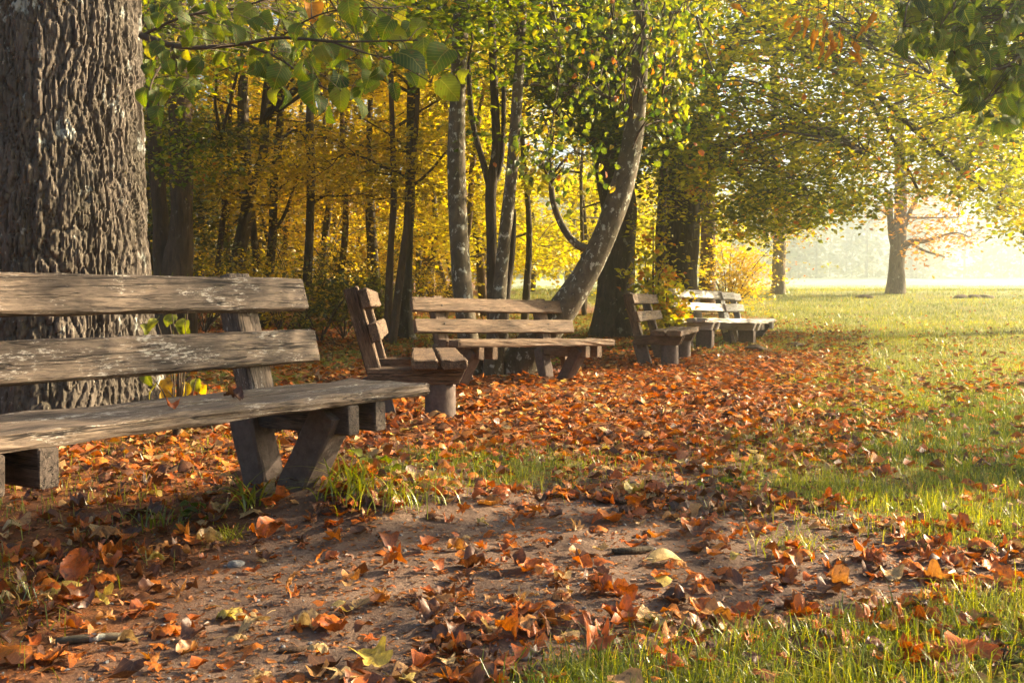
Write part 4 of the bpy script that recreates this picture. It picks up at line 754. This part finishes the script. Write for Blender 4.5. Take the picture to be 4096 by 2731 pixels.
for k in np.where(big)[0]:
    tv = min(CN, key=lambda c: abs(c[0]-tone[k])); key = (tid[k], tv[0])
    if key not in lmc:
        T = VN[tid[k]]; a = Acc(); a.add(T[0], T[1], tv[0], T[2]); lmc[key] = a.mesh('fallen_leaf', M_LITTER)
    o = bpy.data.objects.new('fallen_leaf', lmc[key]); COL.objects.link(o)
    o.matrix_world = Matrix.Translation(Vector(pos[k].tolist())) @ Matrix(rot[k].tolist()).to_4x4() @ Matrix.Scale(float(size[k]), 4)
    shp = 'heart' if tid[k] % 2 == 0 else 'lobed'; st = 'standing on edge' if up[k] else ('curled' if tid[k] in (2, 4, 5) else 'flat')
    wh = where(*pts[k]); sz = 'small' if size[k] < .062 else 'large' if size[k] > .09 else 'medium'; lbs.setdefault(f'{sz} {st} {tv[1]} {shp} leaf {wh}', []).append((px[k], o)); tag(o, None, 'leaf', 'fallen leaves '+wh)
ORD = ['leftmost', 'second from left', 'third from left', 'fourth from left', 'fifth from left', 'sixth from left', 'seventh from left', 'eighth from left', 'ninth from left']
for lb, os_ in lbs.items():
    os_.sort(key=lambda q: q[0])
    for i, (_, o) in enumerate(os_): o['label'] = lb if len(os_) == 1 else lb+', '+('rightmost' if i == len(os_)-1 else ORD[min(i, 8)])
def one_leaf(label, dx, dy, Y, L, tone, T, yaw, tilt, az, on=None, name='fallen_leaf'):
    p = G(dx, dy) if on is None else P(dx, dy, Y); z = float(ground(p[0], p[1])) if on is None else on; rm = rots(np.array([yaw]), np.array([tilt]), np.array([az]))[0]
    a = Acc(); a.add(T[0], T[1], tone, T[2]); o = bpy.data.objects.new(name, a.mesh(name, M_LITTER)); COL.objects.link(o); mz = (rm[2] @ T[0].T).min()
    o.matrix_world = Matrix.Translation(Vector((float(p[0]), float(p[1]), z-float(mz)*L*.9))) @ Matrix(rm.tolist()).to_4x4() @ Matrix.Scale(L, 4); return tag(o, label, 'leaf')
one_leaf('large rust leaf standing upright at the lower left under the nearest bench', 170, 1345, 2.84, .115, .42, stem(heart(.5, -.4, .10, 40, .07, 14, .8), .3), .15, .85, .1)
one_leaf('yellow green pointed leaf lying at the lower left edge', 105, 1372, 2.72, .125, .97, stem(heart(.3, -.3, .04, 41, .03, 9, .5), .3), -1.2, .25, .2)
one_leaf('round orange brown leaf with dark blotches below the nearest bench', 445, 1262, 3.22, .095, .55, stem(maple(.3, -.4, .07, 42, 2, 26), .4), .2, .3, .15)
one_leaf('round rust leaf leaning right of the grass tuft below the nearest bench', 605, 1235, 3.34, .09, .5, stem(heart(.4, -.4, .07, 43, .06, 9, 1.1), .4), -.4, .5, .3)
one_leaf('flat pale yellow leaf on the sand near the black stick', 1497, 1300, 3.05, .12, .93, stem(heart(.5, -.3, .05, 44, .04, 9, .7), .3), -1.25, .2, .6)
one_leaf('bright yellow leaf at the bottom edge in a dark leaf heap', 880, 1556, 2.17, .11, .99, stem(maple(.5, -.4, .08, 45, 2, 26), .4), .6, .35, .3)
one_leaf('big amber leaf curled on the nearest bench seat behind its back slat gap', 740, 880, 4.5, .14, .8, stem(maple(.9, -.6, .12, 46, 2, 26), .5), 1.2, .5, 1., None)
bz = .467
one_leaf('dark curled leaf lying on the seat of the nearest bench', 553, 928, 3.35, .07, .08, stem(heart(.7, -.4, .2, 47, .06, 14), .3), 1.2, .1, 1., bz)
one_leaf('small rust leaf lying on the seat left of the dark curled leaf', 397, 935, 3.1, .05, .42, stem(heart(.7, -.4, .2, 48, .06, 14), .3), .4, .12, 2., bz)
# ------------------------------------------------------------------ crumbs, gravel
nd = 34000; x = R.uniform(-2.2, 2.6, nd); y = 1.8+R.uniform(0, 1, nd)**1.6*5; z = ground(x, y); a = Acc()
put_leaves(a, (np.array([(-.3, 0, 0), (.3, .1, .05), (.1, 1, 0), (-.2, .7, .12)], float), np.array([(0, 1, 2), (0, 2, 3)]), np.zeros((4, 3))), np.c_[x, y, z+.002], rots(R.uniform(0, 6.28, nd), np.abs(R.normal(0, .35, nd)), R.uniform(0, 6.28, nd)), R.uniform(.005, .026, nd), np.clip(R.normal(.35, .2, nd), 0, .9))
tag(a.build('leaf_crumbs', M_LITTER, smooth=False), 'crumbled leaf bits scattered over the sand', None, None, 'stuff')
def rock(seed, n=10, amp=.25):
    r = np.random.default_rng(seed); th, ph = np.meshgrid(np.linspace(0, 2*np.pi, n, endpoint=False), np.linspace(.12, np.pi-.12, n//2+1)); d = np.stack([np.cos(th)*np.sin(ph), np.sin(th)*np.sin(ph), np.cos(ph)], -1).reshape(-1, 3)
    rr = 1+amp*noise(d[:, 0]*1.7+seed, d[:, 1]*1.7, d[:, 2]*1.7, seed); v = d*rr[:, None]*np.array([1.2, .9, .7]); m_ = n//2+1; i, j = np.meshgrid(np.arange(m_-1), np.arange(n), indexing='ij'); j2 = (j+1) % n
    f = np.concatenate([np.stack([i*n+j, (i+1)*n+j, (i+1)*n+j2], -1).reshape(-1, 3), np.stack([i*n+j, (i+1)*n+j2, i*n+j2], -1).reshape(-1, 3)]); k = np.arange(n); k2 = (k+1) % n
    v = np.vstack([v, v[:n].mean(0), v[-n:].mean(0)]); f = np.vstack([f, np.stack([k, k2, np.full(n, len(v)-2)], 1), np.stack([(m_-1)*n+k2, (m_-1)*n+k, np.full(n, len(v)-1)], 1)]); return v, f, v
RS = [rock(s, 6, .35) for s in range(4)]; a = Acc(); ns = 2600; x = R.uniform(-1.6, 2.0, ns); y = 1.9+R.uniform(0, 1, ns)**1.4*3; k = grassmask(x, y) < .3; x, y = x[k], y[k]; z = ground(x, y)
t_ = R.integers(0, 4, len(x))
for q in range(4): s = t_ == q; put_leaves(a, RS[q], np.c_[x[s], y[s], z[s]+.001], rots(R.uniform(0, 6.28, s.sum()), R.uniform(0, .5, s.sum()), R.uniform(0, 6.28, s.sum())), .0016+.006*R.uniform(0, 1, s.sum())**3, np.full(s.sum(), .5))
tag(a.build('gravel', M_STONE, smooth=False, attrs=False), 'fine gravel in the sandy path', None, None, 'stuff')
def stone(label, dx, dy, Y, s, seed, name='stone', m=None, flat=1.):
    p = G(dx, dy); v, f, c = rock(seed, 14, .3); a = Acc(); a.add(v*np.array([1, 1, flat])*s, f); o = a.build(name, m or M_STONE, smooth=False, attrs=False); o.location = (float(p[0]), float(p[1]), float(ground(p[0], p[1]))+s*.15*flat); o.rotation_euler = (0, 0, seed*1.3); return tag(o, label, 'stone')
stone('angular grey stone among rust leaves at the lower left', 543*1.0, 1300, 2.98, .022, 3); stone('blue grey pebble at the bottom of the sandy path', 1210, 1512, 2.22, .016, 5)
stone('dark rough rock on the leafy path in front of the pale bench', 1737, 806, 15.0, .14, 7, m=M_SOIL, flat=.7); stone('smaller dark stone just left of the dark rough rock', 1703, 803, 15.1, .09, 8, m=M_SOIL, flat=.6); stone('dark stone right of the dark rough rock near the lawn', 1830, 795, 15.8, .12, 9, m=M_SOIL, flat=.6)
stone('small white pebble on the sand below the nearest bench leg', 655, 1385, 2.68, .009, 12)
for k, (dx, dy) in enumerate(((2205, 682), (2240, 679), (2262, 687), (1985, 676))):
    p = P(dx, dy, 33); v, f, c = rock(20+k, 14, .3); a = Acc(); a.add(v*np.array([.24, .24, .16]), f); o = a.build('molehill', M_SOIL, smooth=True, attrs=False); o.location = (float(p[0]), 33., float(ground(p[0], 33.))); tag(o, ['low dark molehill right of the lone tree, leftmost of its row', 'low dark molehill on the right lawn, middle of its row', 'low dark molehill nearest the right edge of the lawn', 'faint molehill on the lawn left of the lone tree'][k], 'molehill', 'molehills on the misty lawn')
def stick(label, pts2, Y, r, m, name='stick', knots=()):
    p = []; 
    for dx, dy in pts2: q = G(dx, dy); p.append((q[0], q[1], float(ground(q[0], q[1]))+r*.8))
    o = thing(name, label, 'stick', p[0]); a = Acc(); tube(a, spline(p, 12), r*np.array([.75, .9, 1, 1.05, 1, .95, 1, 1.05, 1, .9, .85, .6]), 10, True, .25, seed=4); a.build('bark', m, o, p[0], attrs=False)
    c = Acc(); i = 3; sp = spline(p, 12); 
    if knots:
        tube(c, [sp[knots[0]], sp[knots[0]+1]], [r*1.06, r*1.04], 10); c.build('lichen_band', M_STONE, o, p[0], attrs=False)
    return o
stick('mossy dark stick with a pale lichen band at the lower left', [(130, 1482), (200, 1474), (270, 1472), (300, 1478)], 2.38, .011, M_BARKS, knots=(4,)); stick('short blackened stick on the sand right of the middle', [(1405, 1274), (1450, 1272), (1498, 1266)], 3.15, .012, M_BARKD); stick('thin broken twig in the leaf heap near the bottom middle', [(640, 1500), (680, 1497), (705, 1492)], 2.28, .007, M_BARKB)
stick('thin pale twig across leaves at lower left', [(640, 1450), (700, 1420), (735, 1408)], 2.55, .003, M_BARKB)
# ------------------------------------------------------------------ grass
def blades(a, x, y, h, w, lean=.5, tone=None, seg2=True, z=None):
    n = len(x); z = ground(x, y)-.004 if z is None else z; az = R.uniform(0, 6.28, n); b = np.abs(R.normal(0, lean, n))+.1; fa = az+np.pi/2+R.normal(0, .5, n)
    dx, dy = np.cos(az), np.sin(az); wx, wy = np.cos(fa)*w/2, np.sin(fa)*w/2; c = np.c_[x, y, z]
    m_ = c+np.c_[dx*b*h*.3, dy*b*h*.3, h*.62]; t = c+np.c_[dx*b*h*.95, dy*b*h*.95, h*np.clip(1-.42*b, .35, 1)]
    tn = np.clip(R.normal(.5, .2, n), 0, 1) if tone is None else tone
    W = np.c_[wx, wy, 0*wx]
    if not seg2: a.add(np.stack([c-W, c+W, t], 1).reshape(-1, 3), (np.arange(n)*3)[:, None]+np.arange(3)[None], np.repeat(tn, 3), np.zeros((n*3, 3))); return
    v = np.stack([c-W, c+W, m_+W*.8, m_-W*.8, t], 1).reshape(-1, 3); f = (np.arange(n)*5)[:, None, None]+np.array([(0, 1, 2), (0, 2, 3), (3, 2, 4)])[None]
    a.add(v, f.reshape(-1, 3), np.repeat(tn, 5), np.zeros((n*5, 3)))
a = Acc(); y0 = 1.7
while y0 < 75:
    y1 = y0*1.15; xl, xr = -.62*y1-.9, .62*y1+1.1; ar = (y1-y0)*(xr-xl); dn = float(np.interp(y0, [1.7, 3, 5, 8, 12, 20, 35, 75], [11500, 9000, 5200, 2100, 900, 330, 100, 22])); n = int(ar*dn)
    x = R.uniform(xl, xr, n); y = R.uniform(y0, y1, n); g = grassmask(x, y); cl = sstep(-.3, .25, noise(x*9, y*9, s=55)); k = R.uniform(0, 1, n) < g*(.35+.65*cl); x, y = x[k], y[k]; n = len(x)
    s = max(1, (y0/6)**.75); h = R.uniform(.03, .095, n)*(1.0 if y0 > 2.7 else 1.15)*(1+.25*(s-1)); dry = R.uniform(0, 1, n) > .93; tn = np.clip(R.normal(.42, .22, n)+.3*noise(x*.8, y*.8, s=66), 0, .86); tn = np.where(dry, .98, tn)
    blades(a, x, y, h, (.0026 if y0 < 7 else .0042)*s*R.uniform(.7, 1.4, n), .85, tn, y0 < 7); y0 = y1
print('grass tris', sum(len(f) for f in a.f)); tag(a.build('meadow_grass', M_GRASS, smooth=False), 'short green grass of the lawn and between the leaves', None, None, 'stuff')
def tuft(label, dx, dy, Y, n, h, w, sp, lean=.7, tone=.5, name='grass_tuft'):
    p = G(dx, dy); g0 = float(ground(p[0], p[1])); o = thing(name, label, 'grass tuft', (p[0], p[1], g0)); a = Acc()
    for k in range(n):
        az = R.uniform(0, 6.28); b = np.array([p[0]+R.normal(0, sp), p[1]+R.normal(0, sp), g0-.01]); L = h*R.uniform(.5, 1.15); e = lean*R.uniform(.4, 1.3); q = []; d0 = np.array([math.cos(az), math.sin(az), 0]); side = np.array([-math.sin(az), math.cos(az), 0])*w*R.uniform(.6, 1.1)/2
        ts = np.linspace(0, 1, 7); c = b+d0*(L*e*ts**1.6)[:, None]+np.array([0, 0, 1])*(L*(ts-.55*e*ts**2.4))[:, None]; ww = np.interp(ts, [0, .4, 1], [.7, 1, .05]); v = np.stack([c-side*ww[:, None], c+side*ww[:, None]], 1).reshape(-1, 3); f = []
        for i in range(6): f += [(2*i, 2*i+1, 2*i+3), (2*i, 2*i+3, 2*i+2)]
        a.add(v, f, float(np.clip(R.normal(tone, .15), 0, 1)), v*0)
    a.build('blades', M_GRASS, o, (p[0], p[1], g0))['kind'] = 'stuff'; return o
tuft('long arching grass blades at the right foot of the nearest bench leg', 800, 1140, 4.25, 80, .24, .008, .06, .9, .6); tuft('dense grass tuft trailing onto the sand right of the nearest bench leg', 920, 1150, 4.15, 130, .16, .005, .09, 1.0, .6)
tuft('broad bladed bright green grass clump left of the nearest bench leg', 580, 1165, 3.85, 26, .22, .012, .03, 1.2, .5); tuft('small fine grass tuft between two rust leaves on the sand edge', 530, 1235, 3.4, 80, .075, .0035, .03, .9, .62)
tuft('loose grass tuft in the shade under the nearest bench', 385, 1210, 3.55, 30, .15, .005, .04, .9, .4); tuft('pale dry grass tuft at the stump leg of the dark bench', 1020, 945, 6.55, 60, .17, .005, .05, .8, .85); tuft('grass tuft by the round stump legs of the ribbed bench', 1560, 812, 12.6, 80, .2, .008, .12, .8, .6)
tuft('tall lone grass stalk at the bottom edge right of the middle', 1462, 1560, 2.17, 5, .16, .003, .01, .35, .75); tuft('dry grass stalks at the lower left edge', 15, 1350, 2.8, 14, .17, .003, .03, .7, .9); tuft('bright tuft standing on the sand at the lawn edge', 1830, 1262, 3.2, 130, .10, .004, .07, .9, .68)
tuft('green grass tuft at the bottom right corner', 2250, 1480, 2.4, 160, .11, .005, .12, .8, .42); tuft('green grass tuft on the left of the bottom right lawn patch', 1700, 1500, 2.32, 120, .10, .0045, .10, .8, .5)
# small green weeds
WT = heart(.3, -.3, .05, 60, .02, 7, 1.1)
def weed(label, dx, dy, Y, n, s, sp, tone, h=.06):
    p = G(dx, dy); g0 = float(ground(p[0], p[1])); org = np.array([p[0], p[1], g0]); o = thing('weed_plant', label, 'weed', org); st = Acc(); lv = []
    for k in range(n):
        e = org+np.array([R.normal(0, sp), R.normal(0, sp), R.uniform(.3, 1)*h]); tube(st, spline([org, (org+e)/2+np.array([0, 0, .01]), e], 4), [.0018, .0015, .0012, .001], 4, False); lv.append(e)
    st.build('stem', M_TWIG, o, org, attrs=False)['kind'] = 'stuff'
    for e in lv:
        rm = Matrix(rots(np.array([R.uniform(0, 6.28)]), np.array([R.uniform(.1, .7)]), np.array([R.uniform(0, 6.28)]))[0].tolist()); leaf_obj(WT, tone, M_BIG, 'w', o, e, rm, s*R.uniform(.7, 1.2), org)
weed('small round leaved dark green weed in the shade under the nearest bench', 420, 1200, 3.6, 9, .045, .06, .2); weed('pale green broad leaved weed right of the nearest bench leg', 895, 1085, 4.5, 8, .075, .07, .6, .07); weed('leafy green weed at the bottom right corner', 2300, 1530, 2.2, 26, .028, .09, .3, .05)
weed('pale grey green seedling at the leg of the brown middle bench', 1272, 845, 9.1, 6, .06, .05, .7, .12); weed('green clover patch in the lawn on the right', 1690, 1120, 4.4, 22, .03, .12, .4, .05)
# yellow spotted shoots at the foot of the thick linden
c0 = P(400, 905, 5.6); b0 = np.array([c0[0], 5.6, float(ground(c0[0], 5.6))]); o = thing('linden_shoots', 'yellow spotted leaves of low shoots at the foot of the thick linden', 'sapling', b0); a = Acc(); tips = [(350, 880, .11, .8), (375, 870, .09, .95), (385, 895, .1, .93), (425, 880, .09, .9), (450, 870, .08, .7), (335, 850, .1, .6), (410, 745, .12, .6), (425, 735, .09, .7), (395, 720, .08, .6), (360, 735, .08, .75), (395, 640, .10, .6), (370, 635, .08, .5), (430, 640, .08, .7), (330, 745, .07, .6), (400, 770, .08, .8), (465, 885, .07, .93)]
for dx, dy, s, tn in tips:
    p1 = P(dx, dy, 5.6+R.uniform(-.2, .2)); tube(a, spline([b0, (b0+p1)/2+np.array([.03, 0, .05]), p1], 6), np.linspace(.006, .002, 6), 4, False)
a.build('stem', M_TWIG, o, b0, attrs=False)['kind'] = 'stuff'
for dx, dy, s, tn in tips: leaf_obj(BIGT[rl.randrange(5)], tn, M_BIG, 's%d%d' % (dx, dy), o, P(dx, dy, 5.6), hang_rot(rr_), s, b0)

print('mesh tris', sum(len(o.data.polygons) for o in sc.objects if o.type == 'MESH' and o.data.users == 1), 'shared', sum(len(m_.polygons) for m_ in bpy.data.meshes if m_.users > 1), 'objects', len(sc.objects))
# ------------------------------------------------------------------ morning haze
m, nt = mat('haze_mat'); pv = N(nt, 'ShaderNodeVolumePrincipled', ins={'Density': HAZE_DENSITY, 'Anisotropy': .88, 'Color': (.91, .98, .97, 1)}); oo = N(nt, 'ShaderNodeOutputMaterial'); nt.links.new(pv.outputs[0], oo.inputs['Volume'])
x0, x1, y0, y1, z0, z1 = -340, 340, -70, 385, -1.6, 46
v = [(x, y, z) for z in (z0, z1) for y in (y0, y1) for x in (x0, x1)]; a = Acc(); q4 = [(0, 2, 3, 1), (4, 5, 7, 6), (0, 1, 5, 4), (2, 6, 7, 3), (0, 4, 6, 2), (1, 3, 7, 5)]
a.add(v, [t for q in q4 for t in ((q[0], q[1], q[2]), (q[0], q[2], q[3]))]); tag(a.build('haze', m, smooth=False, attrs=False), 'thin bright morning haze over the meadow', None, None, 'stuff')
